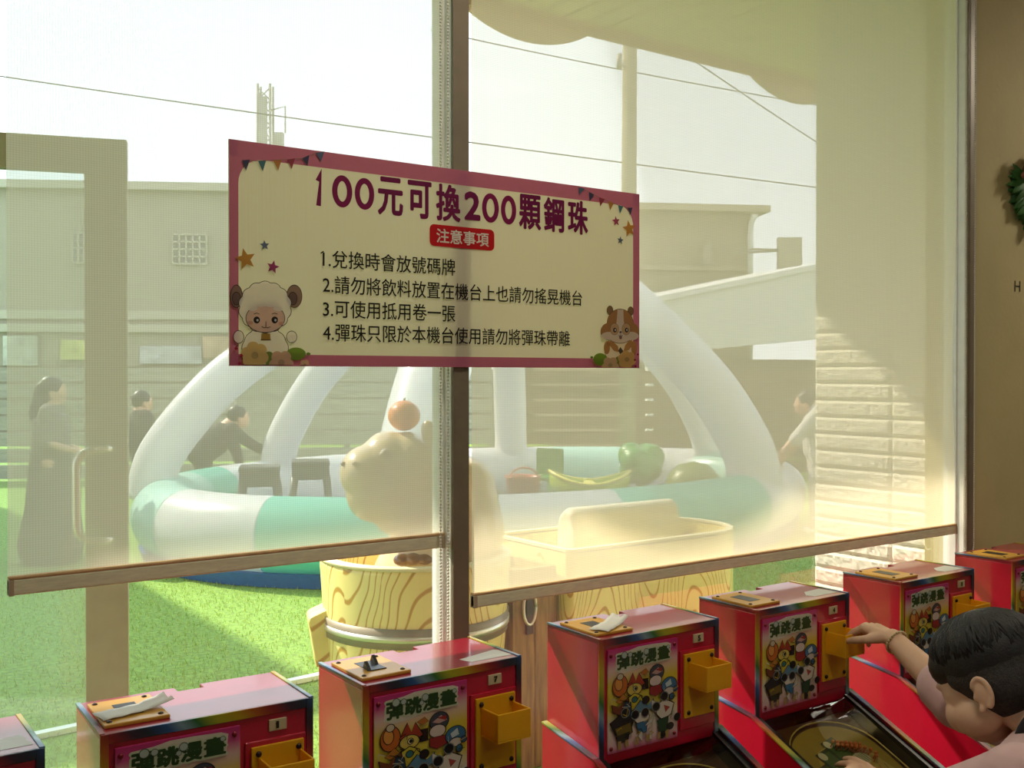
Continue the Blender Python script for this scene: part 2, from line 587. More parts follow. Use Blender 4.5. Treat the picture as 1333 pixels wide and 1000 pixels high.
for lx, ly in LAMPS:
    t = empty('ceiling_light', (lx, ly, 2.95))
    k = LAMPS.index((lx, ly))
    hw, hd = (0.62, 0.17) if k < 4 else (0.17, 0.17)
    tag(t, ('long flat ceiling lamp behind the viewer, ' if k < 4 else 'added square fill lamp ') + ['front row left', 'front row right', 'back row left', 'back row right', 'beside the cream wall right of the window', 'above the notice board on the window post'][k], 'lamp', 'ceiling lamps')
    MB().box((-hw, -hd, -0.03), (hw, hd, 0)).build('housing', M_WHITE, t, 0.006)
    MB().box((-hw + 0.03, -hd + 0.03, -0.036), (hw - 0.03, hd - 0.03, -0.028)).build('diffuser', mat('lamp_diffuser', (1, 0.93, 0.8), 0.5, emit=2.0), t)

# windows: one frame with panes each, mullion between them
def window(name, x0, x1, right_edge=False):
    f = MB()
    f.box((x0, -0.085, 0.0), (x1, -0.03, 0.06)).box((x0, -0.085, 2.80), (x1, -0.03, 2.86))
    fr = struct(f.build(name, M_ALU, None, 0.003))
    MB().box((x0 + 0.002, -0.068, 0.06), (x1 - 0.002, -0.060, 2.80)).build('pane', M_GLASS, fr)
    return fr


window('window_1', -0.86, 1.12)
window('window_2', 1.158, 2.955)
# mullion and side stiles: hollow aluminium profiles, front cap coloured darker for its backlit shade
M_ALUSHADE = mat('shaded_aluminium', (0.25, 0.205, 0.14), 0.45, metal=0.2, noise=0.08)
for nm, a, b in (('trim_1', 1.12, 1.158), ('trim_2', 2.955, 2.998), ('trim_3', -0.90, -0.86)):
    p = MB().box((a, -0.112, 0), (b, -0.045, 2.86))
    p.box((a - 0.005, -0.088, 0), (b + 0.005, -0.045, 2.86))
    s = struct(p.build(nm, M_ALU, None, 0.002))
    MB().box((a, -0.121, 0), (b, -0.1125, 2.86)).build('front_cap', M_ALUSHADE, s, 0.0015)
    if nm == 'trim_1':
        g = MB()
        for i in range(5): g.tube([(1.1195, -0.104, 0.72 + i * 0.012), (1.119, -0.104, 0.7215 + i * 0.012)], 0.0012, 6)
        g.build('rivet', M_BOLT, s)

# roller blinds
M_BL = blind_mat('screen_fabric_pale', (0.96, 0.86, 0.70), 0.40, (0.95, 0.99, 1.0))
M_BR = blind_mat('screen_fabric_cream', (0.98, 0.86, 0.64), 0.34)
M_HEM = mat('beige_hem_fabric', (0.74, 0.76, 0.52), 0.75, noise=0.1, nscale=40, bump=0.1, bscale=300, stretch=(1, 1, 6))
M_HEMTOP = mat('warm_hem_fold', (0.62, 0.42, 0.20), 0.7, noise=0.1, nscale=60)


def blind(x0, x1, zb, zt, y, m, label, wrinkle):
    t = empty('roller_blind', ((x0 + x1) / 2, y, zt))
    tag(t, label, 'blind', 'roller blinds')
    nx, nz = 60, 60
    vs, fs = [], []
    for j in range(nz + 1):
        z = zb + (zt - zb) * j / nz
        for i in range(nx + 1):
            s = i / nx
            x = x0 + (x1 - x0) * s
            dy = 0.0015 * sin(z * 3 + x * 2)
            if wrinkle:
                e = math.exp(-((z - 1.50) / 0.22) ** 2)
                x -= 0.016 * e * max(0, (s - 0.9) / 0.1)
                dy += 0.010 * math.exp(-((x - x1 + 0.14 - 0.05 * (z - 1.5)) / 0.022) ** 2) * math.exp(-((z - 1.46) / 0.20) ** 2)
                dy -= 0.006 * math.exp(-((x - x1 + 0.09 + 0.05 * (z - 1.55)) / 0.018) ** 2) * math.exp(-((z - 1.58) / 0.12) ** 2)
            vs.append((x - (x0 + x1) / 2, dy, z - zt)); 
    for j in range(nz):
        for i in range(nx):
            a = j * (nx + 1) + i
            fs.append((a, a + 1, a + nx + 2, a + nx + 1))
    MB().add(vs, fs, 0, True).build('fabric', m, t)
    w = (x1 - x0) / 2
    MB().box((-w, -0.009, zb - zt - 0.026), (w, 0.005, zb - zt)).build('bottom_rail', M_HEM, t, 0.003)
    MB().box((-w, -0.0095, zb - zt - 0.001), (w, 0.0055, zb - zt + 0.0045)).build('hem_fold', M_HEMTOP, t, 0.002)
    for s in (-1, 1):
        MB().box((s * (w - 0.004) - 0.004, -0.0105, zb - zt - 0.0265), (s * (w - 0.004) + 0.004, 0.0065, zb - zt - 0.001)).build('end_cap', mat('tan_end_cap', (0.45, 0.37, 0.24), 0.5), t, 0.001)
    MB().tube([(-w, 0, 0.0), (w, 0, 0.0)], 0.022, 20).build('roller_tube', M_WHITE, t)
    return t


blind(0.3055, 1.112, 1.128, 2.78, -0.093, M_BL, 'pale roller blind left of the post, lowered over the glass door', False)
blind(1.182, 2.935, 0.996, 2.78, -0.093, M_BR, 'wide cream roller blind right of the post, sunlit along its bottom', True)


def chain(label, pts, r=0.0026, step=0.0066):
    m = MB()
    pts = [Vector(p) for p in pts]
    m.tube(pts, 0.0006, 5)
    acc = 0.0
    for i in range(len(pts) - 1):
        L = (pts[i + 1] - pts[i]).length
        d = acc
        while d < L:
            m.ell(pts[i].lerp(pts[i + 1], d / L), r, 7, 5)
            d += step
        acc = d - L
    return tag(m.build('bead_chain', mat('ivory_beads', (0.78, 0.76, 0.66), 0.35, noise=0.05)), label, 'blind chain', 'blind chains')


def loop(x, y, z0, zt, w, n=10):
    pts = [(x - w, y, zt), (x - w, y, z0 + w)]
    pts += [(x - w * cos(pi * k / n), y, z0 + w - w * 1.3 * sin(pi * k / n)) for k in range(1, n)]
    pts += [(x + w, y, z0 + w), (x + w, y, zt)]
    return pts


chain('long bead chain hanging down the left side of the window post', loop(1.104, -0.112, 0.72, 2.79, 0.0085))
chain('bead chain looping low beside the right window frame', loop(2.957, -0.128, 0.912, 2.79, 0.024))

# lettering and wreath on the wall right of the window
a = Art((0, FRONT, 0), (1, 0, 0), (0, 0, 1), (0, -1, 0), 0.0008)
p0, p1 = on_y(1320, 379.5, FRONT), on_y(1327.6, 366.5, FRONT)
a.text('H', p0.x, p1.x, p0.z, p1.z + 0.001, (14, 12, 8))
tag(a.build('wall_letter'), 'small black letter H on the cream wall right of the window', 'letter')

wr = empty('hanging_wreath', on_y(1352, 243, FRONT - 0.02))
tag(wr, 'wreath of green leaves and dusty pink buds hanging on the cream wall', 'wreath')
MB().tube([(0.10 * cos(2 * pi * k / 24), 0, 0.10 * sin(2 * pi * k / 24)) for k in range(25)], 0.008, 8).build('ring', mat('twig_brown', (0.16, 0.09, 0.04), 0.8, noise=0.3), wr)
M_LEAF = mat('wreath_leaf', (0.06, 0.20, 0.04), 0.5, noise=0.4, nscale=30, trans=0.2)
rng = random.Random(3)


def leaf_mesh(L, W, bend):
    vs, fs = [], []
    for i in range(7):
        s = i / 6
        wd = W * sin(pi * s) ** 0.8 * (1 - 0.3 * s)
        z = -bend * s * s
        vs += [(-wd, L * s, z), (0, L * s, z + 0.12 * W), (wd, L * s, z)]
    for i in range(6):
        for k in (0, 1):
            a0 = i * 3 + k
            fs.append((a0, a0 + 1, a0 + 4, a0 + 3))
    return vs, fs


lf = MB()
for k in range(110):
    a0 = pi * (0.90 + 1.25 * rng.random())
    c = Vector((0.10 * cos(a0), -0.006, 0.10 * sin(a0)))
    d = a0 + rng.uniform(-0.8, 0.9)
    vs, fs = leaf_mesh(rng.uniform(0.045, 0.075), 0.013, 0.014)
    M = Matrix.Translation(c) @ Matrix.Rotation(pi / 2 - d, 4, 'Y') @ Matrix.Rotation(pi / 2 - rng.uniform(-0.1, 0.5), 4, 'X') @ Matrix.Rotation(rng.uniform(-0.6, 0.6), 4, 'Y')
    lf.add(vs, fs, 0, True, M)
tag(lf.build('leaves', M_LEAF, wr), kind='stuff')
fl = MB()
for k in range(70):
    a0 = pi * (0.15 + 0.80 * rng.random())
    r0 = 0.10 + rng.uniform(-0.022, 0.03)
    fl.ell((r0 * cos(a0), -0.012 - 0.018 * rng.random(), r0 * sin(a0)), rng.uniform(0.006, 0.011), 10, 7)
tag(fl.build('flower_buds', mat('dusty_pink_bud', (0.40, 0.17, 0.11), 0.7, noise=0.4, nscale=60), wr), kind='stuff')

# ------------------------------------------------------------------ notice board on the post
SY = -0.1225
SX0, SX1, SZ0, SZ1 = 0.655, 1.616, 1.467, 1.863
sg = empty('notice_board', ((SX0 + SX1) / 2, SY, SZ0))
tag(sg, 'cream notice board with pink border and printed rules fixed across the window post', 'sign')
inv = Matrix.Translation(-Vector(((SX0 + SX1) / 2, SY, SZ0)))
M_BOARD = mat('corrugated_board', hexc(246, 240, 216), 0.4, noise=0.03, nscale=5, bump=0.10, bscale=1.0, stretch=(240, 1, 1), trans=0.55)
MB().box((SX0, SY - 0.004, SZ0), (SX1, SY, SZ1), 0, inv).build('board', M_BOARD, sg)
SYF = SY - 0.0042
S = Art(Vector((0, SYF, 0)) + inv.translation, (1, 0, 0), (0, 0, 1), (0, -1, 0), 0.00002)


def spx(u, v):
    q = on_y(u, v, SYF)
    return (q.x, q.z)


def crop(x0, y0, k): return lambda x, y: spx(x0 + x * k, y0 + y * k)


PINK, MAG, BLK, RED, CRE = (206, 120, 146), (136, 16, 84), (24, 22, 20), (205, 20, 30), (240, 232, 205)
bw = 0.0165
S.rect(SX0, SZ0, SX1, SZ0 + 0.021, PINK); S.rect(SX0, SZ1 - 0.030, SX1, SZ1, PINK)
S.rect(SX0, SZ0, SX0 + bw, SZ1, PINK); S.rect(SX1 - bw * 1.15, SZ0, SX1, SZ1, PINK)
for sx, cx in ((1, SX0 + bw), (-1, SX1 - bw * 1.15)):      # rounded inner corners at the top
    r = 0.045
    S.poly([(cx, SZ1 - 0.030), (cx, SZ1 - 0.030 - r)] + [(cx + sx * (r - r * cos(k * pi / 16)), SZ1 - 0.030 - r + r * sin(k * pi / 16)) for k in range(1, 9)], PINK)
x0, x1 = spx(411, 260)[0], spx(766, 280)[0]
for g, ca, cb_ in (('1', 60, 90), ('0', 130, 221), ('0', 232, 320), ('元', 335, 450), ('可', 470, 578), ('換', 597, 708), ('2', 724, 798), ('0', 804, 880), ('0', 889, 958), ('顆', 970, 1070), ('鋼', 1081, 1174), ('珠', 1190, 1281)):
    xa, xb = spx(395 + ca * 385 / 1333, 250)[0], spx(395 + cb_ * 385 / 1333, 250)[0]
    if g == '1':
        S.line([(xa + 0.004, 1.811), (xb - 0.005, 1.822), (xb - 0.009, 1.766)], 0.0095, MAG)
    elif g == '0':
        S.arc((xa + xb) / 2, 1.7935, (xb - xa) / 2 - 0.0055, 0, 2 * pi, 0.0108, MAG, 40, 0.0245)
    elif g == '2': S.text(g, xa + 0.003, xb - 0.003, 1.767, 1.820, MAG, 0, 0.0026)
    else: S.text(g, xa + 0.002, xb - 0.002, 1.759, 1.829, MAG, 0, 0.0019)
b0, b1 = spx(559, 322), spx(643, 292)
S.rect(b0[0], 1.706, b1[0], 1.749, RED, 0.010)
S.text('注意事項', b0[0] + 0.016, b1[0] - 0.014, 1.7135, 1.7415, (245, 240, 225), 0, 0.0005)
for body, ur, zc in (('1.兌換時會放號碼牌', 592, 336.5), ('2.請勿將飲料放置在機台上也請勿搖晃機台', 757, 370), ('3.可使用抵用卷一張', 592, 401.5), ('4.彈珠只限於本機台使用請勿將彈珠帶離', 741, 432.5)):
    xa, z = spx(420, zc)
    S.text(body, xa, spx(ur, zc)[0], z - 0.0165, z + 0.0165, BLK, 0, 0.0002)
    if body[0] == '1': S.line([(xa - 0.0035, z + 0.0095), (xa + 0.001, z + 0.0125)], 0.0022, BLK)
# bunting
c3 = crop(280, 170, 570 / 1333)
NAVY, TEAL, OR, WINE, BLUE = (70, 72, 100), (72, 118, 128), (186, 128, 62), (160, 62, 80), (92, 112, 136)
for pts, cols in ((((82, 92, 106, 90, 94, 124), (131, 94, 155, 93, 145, 126), (176, 92, 202, 91, 192, 123), (219, 90, 243, 86, 233, 118), (265, 86, 286, 76, 281, 110), (306, 70, 332, 66, 322, 96)), (NAVY, TEAL, OR, WINE, NAVY, BLUE)),
                  (((1104, 174, 1124, 178, 1106, 196), (1136, 188, 1152, 196, 1138, 216), (1166, 204, 1184, 210, 1170, 232), (1194, 216, 1211, 222, 1200, 244), (1224, 228, 1240, 232, 1230, 254), (1253, 236, 1268, 236, 1262, 258)), (BLUE, NAVY, WINE, OR, TEAL, NAVY))):
    S.line([c3(p[0], p[1]) for p in pts] + [c3(pts[-1][2], pts[-1][3])], 0.0012, (150, 120, 100))
    for p, cc in zip(pts, cols): S.poly([c3(p[0], p[1]), c3(p[2], p[3]), c3(p[4], p[5])], cc)
for x, y, r, cc, rot in ((92, 392, 34, (196, 142, 62), 0.25), (150, 350, 16, (100, 112, 138), 0.1), (175, 416, 21, (160, 62, 110), -0.2), (1218, 277, 16, (166, 66, 100), 0.15), (1258, 300, 27, (198, 138, 58), 0.2), (1231, 335, 13, (100, 110, 130), -0.1)):
    q = c3(x, y); q2 = c3(x, y - r)
    S.star(q[0], q[1], q2[1] - q[1], cc, rot, 0.45)
# sheep (crop of 140 x 160 picture points at x 6.25)
cs = crop(290, 320, 140 / 875)


def bl(cx, cy, rx, ry, c, n=40, rot=0.0, wob=0.0, wn=0, f=cs, lo=0, hi=2 * pi):
    pts = []
    for k in range(n):
        a0 = lo + (hi - lo) * k / n
        q = 1 + wob * abs(sin(a0 * wn / 2)) if wn else 1
        pts.append(f(cx + rx * q * cos(a0 + rot), cy + ry * q * sin(a0 + rot)))
    S.poly(pts, c)
    return pts


WOOL, LINE, SKIN_, HORN = (246, 240, 222), (70, 56, 46), (232, 200, 178), (150, 122, 104)
def outlined(cx, cy, rx, ry, c, t=4, **k):
    q = bl(cx, cy, rx, ry, c, **k)
    S.line(q + q[:1], 0.0012, LINE)


for hx, sg_ in ((108, 0), (578, 1)):
    outlined(hx, 412, 62 if sg_ else 48, 92, HORN)
    outlined(hx - 12 if sg_ else hx, 430, 34, 52, (128, 102, 88))
csx = lambda x, y: cs(x, min(y, 968))
outlined(340, 860, 185, 200, WOOL, wob=0.04, wn=14, n=90, f=csx)
outlined(340, 500, 205, 200, WOOL, wob=0.06, wn=14, n=110)
outlined(125, 742, 42, 52, WOOL); outlined(556, 742, 42, 48, WOOL)
outlined(342, 590, 158, 116, SKIN_, n=50)
bl(300, 470, 75, 28, WOOL); bl(390, 470, 70, 30, WOOL); bl(235, 505, 45, 26, WOOL); bl(450, 508, 42, 24, WOOL)
for ex in (272, 418):
    bl(ex, 604, 26, 28, (40, 34, 30)); bl(ex + 6, 606, 9, 10, (240, 240, 235))
    S.line([cs(ex - 22, 556), cs(ex, 548), cs(ex + 20, 556)], 0.0012, LINE)
bl(218, 626, 24, 16, (222, 178, 152)); bl(470, 632, 22, 15, (222, 178, 152))
S.line([cs(346, 618), cs(346, 664)], 0.0012, LINE)
S.line([cs(314, 658), cs(330, 668), cs(346, 664), cs(362, 668), cs(380, 660)], 0.0012, LINE)
S.poly([cs(310, 714), cs(380, 714), cs(384, 770), cs(306, 770)], (178, 140, 62))
S.line([cs(306, 766), cs(384, 766)], 0.0012, LINE)


def flower(cx, cy, r, c, f, k=6):
    for i in range(k):
        bl(cx + r * 0.6 * cos(i * 2 * pi / k + 0.3), cy + r * 0.6 * sin(i * 2 * pi / k + 0.3), r * 0.5, r * 0.5, c, n=16, f=f)
    bl(cx, cy, r * 0.5, r * 0.5, c, n=16, f=f)
    bl(cx, cy, r * 0.28, r * 0.28, tuple(int(q * 0.86) for q in c), n=16, f=f)


def clampf(f, lim): return lambda x, y: f(x, min(y, lim))


bl(590, 880, 80, 52, (128, 158, 56), f=csx); bl(370, 915, 45, 55, (128, 150, 60), f=csx); bl(690, 880, 18, 12, (110, 135, 50), f=csx)
flower(255, 892, 105, (226, 198, 128), csx); flower(470, 950, 95, (224, 188, 150), csx, 5); flower(660, 968, 40, (226, 190, 150), csx, 5)
for x, y in ((104, 836), (146, 894), (132, 958)): S.poly([cs(x - 18, y), cs(x, y - 16), cs(x + 16, y + 2), cs(x - 4, y + 14)], (165, 30, 60))
# hamster (crop of 80 x 95 at x 10.5)
ch = crop(760, 390, 80 / 842)
BRN, BRD, CRM = (190, 140, 82), (134, 102, 72), (236, 218, 188)


def oh(cx, cy, rx, ry, c, t=5, **k):
    q = bl(cx, cy, rx, ry, c, f=ch, **k)
    S.line(q + q[:1], 0.0010, LINE)


oh(480, 690, 215, 180, CRM); bl(300, 660, 42, 90, BRN, f=ch); bl(672, 660, 40, 90, BRN, f=ch)
oh(342, 150, 42, 62, BRD); oh(624, 160, 40, 60, BRD)
oh(330, 440, 115, 118, BRN); oh(630, 440, 108, 118, BRN)
oh(480, 330, 180, 200, BRN); oh(480, 470, 175, 130, CRM)
bl(330, 430, 112, 110, BRN, f=ch); bl(630, 430, 105, 112, BRN, f=ch); bl(480, 330, 178, 196, BRN, f=ch)
bl(328, 500, 108, 56, CRM, f=ch); bl(632, 500, 100, 58, CRM, f=ch); bl(480, 500, 160, 92, CRM, f=ch)
S.poly([ch(444, 138), ch(522, 138), ch(530, 300), ch(560, 440), ch(400, 440), ch(432, 300)], CRM)
for ex in (402, 562):
    q = bl(ex, 405, 58, 80, (216, 178, 128), f=ch)
    S.line(q + q[:1], 0.0006, LINE)
    bl(ex + 6, 420, 24, 32, (46, 32, 24), f=ch); bl(ex + 10, 418, 9, 16, (240, 235, 225), f=ch)
bl(485, 446, 16, 10, (60, 40, 30), f=ch); bl(485, 520, 20, 24, (150, 110, 96), f=ch)
S.line([ch(485, 450), ch(485, 492)], 0.001, LINE); S.line([ch(455, 496), ch(485, 500), ch(512, 494)], 0.001, LINE)
S.poly([ch(300, 580), ch(360, 560), ch(450, 640), ch(460, 720), ch(390, 700)], BRN); S.poly([ch(680, 580), ch(600, 560), ch(545, 630), ch(525, 710), ch(600, 690)], BRN)
S.poly([ch(482, 650), ch(525, 710), ch(480, 750), ch(452, 700)], (96, 84, 64))
chx = clampf(ch, 930)
bl(205, 820, 95, 85, (116, 146, 40), f=chx); bl(90, 792, 20, 16, (96, 124, 40), f=chx); bl(450, 850, 45, 70, (128, 132, 52), f=chx)
flower(345, 900, 110, (214, 178, 128), chx, 5); flower(570, 822, 115, (216, 176, 104), chx)
for x, y in ((720, 752), (680, 826), (690, 914)): S.poly([chx(x - 18, y), chx(x, y - 18), chx(x + 18, y + 2), chx(x - 2, y + 18)], (150, 24, 44))
S.build('print', sg, 0.45, 0.42)

# ------------------------------------------------------------------ pinball machines
MW, BD, BZ, TZ = 0.325, 0.172, 0.682, 0.925      # box width, depth, bottom and top height
PL, SLOPE = 0.50, 0.47                            # table length in front of the box, its slope


def tz(y): return BZ + y * SLOPE if y < 0 else BZ + y * 0.16


def make_machine():
    root = empty('pinball_machine')
    W = MW / 2
    # cabinet: two sloped side boards, ends, floor base
    c = MB()
    for s in (-1, 1):
        prof = [(-PL, 0.0), (BD, 0.0), (BD, tz(BD) + 0.014), (0, tz(0) + 0.014), (-PL, tz(-PL) + 0.014)]
        c.prism(prof, s * (W + 0.002), s * (W + 0.014), 'x')
    c.box((-W - 0.002, -PL, 0.0), (W + 0.002, -PL + 0.014, tz(-PL) + 0.014))
    c.box((-W - 0.002, BD - 0.012, 0.0), (W + 0.002, BD, BZ))
    c.box((-W - 0.002, -PL, 0.0), (W + 0.002, BD, 0.02))
    c.build('cabinet', M_RED, root, 0.0012)
    for s in (-1, 1):
        t = MB()
        x0, x1 = s * W + (0.0005 if s > 0 else -0.0155), s * W + (0.0155 if s > 0 else -0.0005)
        prof = [(-PL - 0.001, tz(-PL) + 0.0135), (0, tz(0) + 0.0135), (BD, tz(BD) + 0.0135), (BD, tz(BD) + 0.0175), (0, tz(0) + 0.0175), (-PL - 0.001, tz(-PL) + 0.0175)]
        t.prism(prof, x0, x1, 'x')
        t.build('rail_trim', M_RAIN, root, 0.001)
    # playfield with dark gutters, glass, arc rail, pins
    for s in (-1, 1):
        prof = [(-PL + 0.014, tz(-PL) - 0.05), (-0.001, tz(0) - 0.05), (-0.001, tz(0) + 0.010), (-PL + 0.014, tz(-PL) + 0.016)]
        MB().prism(prof, s * (W + 0.0015), s * (W - 0.016), 'x').build('gutter', M_BLACK, root)
    L = sqrt(1 + SLOPE ** 2)
    ay = Vector((0, -1 / L, -SLOPE / L))
    nz = Vector((0, -SLOPE / L, 1 / L))
    nzv = nz
    o = Vector((0, -0.002, tz(0) - 0.030))
    pf = MB()
    q = [Vector((s * (W - 0.016), 0, 0)) for s in (-1, 1)]
    vs = [q[0] + o, q[1] + o, q[1] + o + ay * 0.53, q[0] + o + ay * 0.53]
    pf.add([v - nz * 0.008 for v in vs] + vs, [(0, 1, 2, 3), (7, 6, 5, 4), (0, 4, 5, 1), (1, 5, 6, 2), (2, 6, 7, 3), (3, 7, 4, 0)])
    p = pf.build('playfield', mat('dark_playfield', (0.055, 0.022, 0.010), 0.4, noise=0.25), root)
    A = Art(o, (1, 0, 0), ay, nz, 0.0002)
    OL, OL2, GR, GR2, PALE = (150, 128, 44), (176, 150, 58), (70, 96, 44), (44, 66, 36), (188, 186, 140)
    top = [(-0.130, 0.46)] + [(-0.130 + 0.260 * (0.5 - 0.5 * cos(pi * k / 20)), 0.125 - 0.105 * sin(pi * k / 20) ** 0.8) for k in range(21)] + [(0.130, 0.46)]
    A.poly(top, OL)
    A.poly([(-0.105, 0.45), (-0.105, 0.15), (-0.05, 0.085), (0.03, 0.07), (0.085, 0.10), (0.105, 0.18), (0.105, 0.45)], OL2)
    A.poly([(0.0, 0.072), (0.06, 0.078), (0.10, 0.13), (0.04, 0.12)], (148, 92, 38))
    for cx, cy, s in ((-0.075, 0.155, 1.0), (-0.035, 0.125, 1.15), (0.008, 0.10, 1.1)):
        A.poly([(cx - 0.026 * s, cy - 0.03 * s), (cx + 0.018 * s, cy - 0.038 * s), (cx + 0.03 * s, cy + 0.02 * s), (cx + 0.012 * s, cy + 0.05 * s), (cx - 0.02 * s, cy + 0.035 * s)], GR2)
        A.poly([(cx - 0.020 * s, cy - 0.024 * s), (cx + 0.014 * s, cy - 0.03 * s), (cx + 0.024 * s, cy + 0.016 * s), (cx + 0.008 * s, cy + 0.042 * s), (cx - 0.014 * s, cy + 0.028 * s)], GR)
        A.disc(cx - 0.012 * s, cy - 0.022 * s, 0.010 * s, PALE)
    A.disc(0.045, 0.135, 0.026, PALE, 0.018)
    for k in range(5): A.line([(0.03 + k * 0.007, 0.124), (0.036 + k * 0.007, 0.146)], 0.0018, (90, 96, 60))
    A.rect(-0.06, 0.22, -0.01, 0.27, (214, 188, 40)); A.rect(0.0, 0.205, 0.035, 0.25, (222, 196, 48)); A.disc(-0.02, 0.30, 0.03, (210, 205, 190))
    for k in range(6): A.line([(0.062 + 0.006 * k, 0.20 + 0.018 * (k % 3)), (0.068 + 0.006 * k, 0.165 + 0.018 * (k % 3))], 0.0014, (60, 50, 24))
    A.build('playfield_print', p, 0.4)
    r = MB()
    pts = [o + Vector((-0.134, 0, 0)) + ay * 0.46 + nz * 0.006] + [o + Vector((-0.134 + 0.268 * (0.5 - 0.5 * cos(pi * k / 24)), 0, 0)) + ay * (0.125 - 0.113 * sin(pi * k / 24) ** 0.8) + nz * 0.006 for k in range(25)] + [o + Vector((0.134, 0, 0)) + ay * 0.46 + nz * 0.006]
    r.tube(pts, 0.0018, 6)
    r.build('arc_rail', mat('yellow_rail', (0.55, 0.45, 0.10), 0.35, metal=0.3, noise=0.1), root)
    pins = [(-0.002 + 0.0105 * k + 0.004 * j, 0.082 + 0.0045 * k + 0.012 * j) for k in range(7) for j in range(2)] + [(0.074, 0.13), (0.078, 0.142), (0.070, 0.15), (-0.07, 0.235), (-0.045, 0.222), (-0.02, 0.212), (0.015, 0.195), (0.045, 0.185)]
    for x, y in pins:
        b = o + Vector((x, 0, 0)) + ay * y
        m = MB().tube([b, b + nz * 0.016], 0.0016, 8).ell(b + nz * 0.017, 0.0042, 10, 8)
        m.build('pin', mat('orange_pin', (0.62, 0.16, 0.03), 0.35, noise=0.1), root)
    gl = MB()
    z0 = 0.006
    gl.add([(-W + 0.001, -0.002, tz(0) + z0), (W - 0.001, -0.002, tz(0) + z0), (W - 0.001, -PL + 0.016, tz(-PL) + z0), (-W + 0.001, -PL + 0.016, tz(-PL) + z0)], [(3, 2, 1, 0)])
    gl.build('cover_glass', glass_mat('cover_glass', (0.95, 0.95, 0.9), 0.9) if 'cg' not in MATS else MATS['cg'], root)
    # back box: front, sides, back, notched top
    b = MB()
    b.prism([(0, BZ), (BD, BZ), (BD, TZ - 0.002), (0, TZ - 0.002)], -W, -W + 0.009, 'x')
    b.prism([(0, BZ), (BD, BZ), (BD, TZ - 0.002), (0, TZ - 0.002)], W - 0.009, W, 'x')
    b.box((-W + 0.009, 0.0, BZ), (W - 0.009, 0.009, TZ - 0.002))
    b.box((-W + 0.009, BD - 0.008, BZ), (W - 0.009, BD, TZ - 0.03))
    box = b.build('back_box', M_RED, root, 0.001)
    n0, n1 = W * 2 * 0.47 - W, W * 2 * 0.60 - W
    MB().prism([(-W, 0), (W, 0), (W, BD), (n1, BD), (n1, BD - 0.022), (n0, BD - 0.022), (n0, BD), (-W, BD)], TZ - 0.002, TZ + 0.006, 'z').build('box_lid', M_TOP, root, 0.0012)
    t = MB()
    T = 0.011
    t.box((-W - 0.001, -0.003, BZ), (-W + T, 0.001, TZ + 0.006)); t.box((W - T, -0.003, BZ), (W + 0.001, 0.001, TZ + 0.006))
    t.box((-W + T, -0.003, TZ - T * 0.8), (W - T, 0.001, TZ + 0.006))
    t.box((-W - 0.0015, -0.002, TZ + 0.004), (-W + 0.006, BD, TZ + 0.0078)); t.box((W - 0.006, -0.002, TZ + 0.004), (W + 0.0015, BD, TZ + 0.0078))
    t.build('box_trim', M_RAIN, root, 0.0008)
    # printed front panel
    pw0, pw1, pz0, pz1 = -W + 0.019, -W + 0.205, BZ + 0.020, TZ - 0.017
    M_PANEL = ramp_mat('panel_gradient', (0, 0, 1), [(0.0, (0.60, 0.08, 0.22)), (0.08, (0.75, 0.50, 0.50)), (0.25, (0.78, 0.70, 0.55)), (0.42, (0.72, 0.58, 0.06)), (0.66, (0.72, 0.55, 0.05)), (0.80, (0.72, 0.48, 0.42)), (0.90, (0.62, 0.08, 0.25)), (1.0, (0.50, 0.02, 0.16))], 0.3, 1 / (pz1 - pz0), -pz0 / (pz1 - pz0), None, 0.4) if 'pg' not in MATS else MATS['pg']
    MATS['pg'] = M_PANEL
    pn = MB().box((pw0, -0.004, pz0), (pw1, 0.0, pz1)).build('art_panel', M_PANEL, root, 0.0008)
    pwid, ph = pw1 - pw0, pz1 - pz0
    B = Art((pw0, -0.0041, pz0), (pwid, 0, 0), (0, 0, ph), (0, -1, 0), 0.00003)
    K, WH = (20, 18, 20), (216, 206, 186)
    # green bulging title
    B.poly([(0.10, 0.79), (0.12, 0.955), (0.30, 0.965), (0.42, 1.0 - 0.015), (0.60, 0.985), (0.84, 0.975), (0.90, 0.955), (0.88, 0.80), (0.72, 0.79), (0.55, 0.80), (0.38, 0.765), (0.2, 0.755)], WH)
    for i, chh in enumerate('彈跳漫畫'):
        xa = 0.13 + i * 0.19
        B.text(chh, xa - 0.012, xa + 0.182, 0.785 + 0.008 * i, 0.945 + 0.004 * i, (200, 205, 170), 0, 0.014, 0.7)
        B.text(chh, xa, xa + 0.17, 0.797 + 0.008 * i, 0.935 + 0.004 * i, (44, 72, 34), 0, 0.008, 0.7)
    for x, y, r_ in ((0.22, 0.93, 0.035), (0.30, 0.925, 0.026), (0.53, 0.925, 0.032), (0.49, 0.885, 0.02), (0.85, 0.93, 0.02)):
        B.disc(x, y, r_ * 1.2, (70, 84, 70), r_ * 1.05); B.disc(x, y, r_, (178, 190, 178), r_ * 0.85)
    # crowd of abstract machines, balloons and gears
    rg = random.Random(21)
    def blob(x, y, rx, ry, c, rot=0.0, t=0.010):
        B.disc(x, y, rx + t, K, (ry + t * 0.7), 24, rot); B.disc(x, y, rx, c, ry, 24, rot)
    def poly(pts, c, g=1.10):
        cx = sum(p[0] for p in pts) / len(pts); cy = sum(p[1] for p in pts) / len(pts)
        B.poly([(cx + (p[0] - cx) * g, cy + (p[1] - cy) * g) for p in pts], K); B.poly(pts, c)
    blob(0.16, 0.64, 0.10, 0.10, (196, 104, 38), 0.2); blob(0.14, 0.66, 0.05, 0.06, (222, 150, 70), 0.2); blob(0.16, 0.73, 0.04, 0.028, (206, 190, 160))
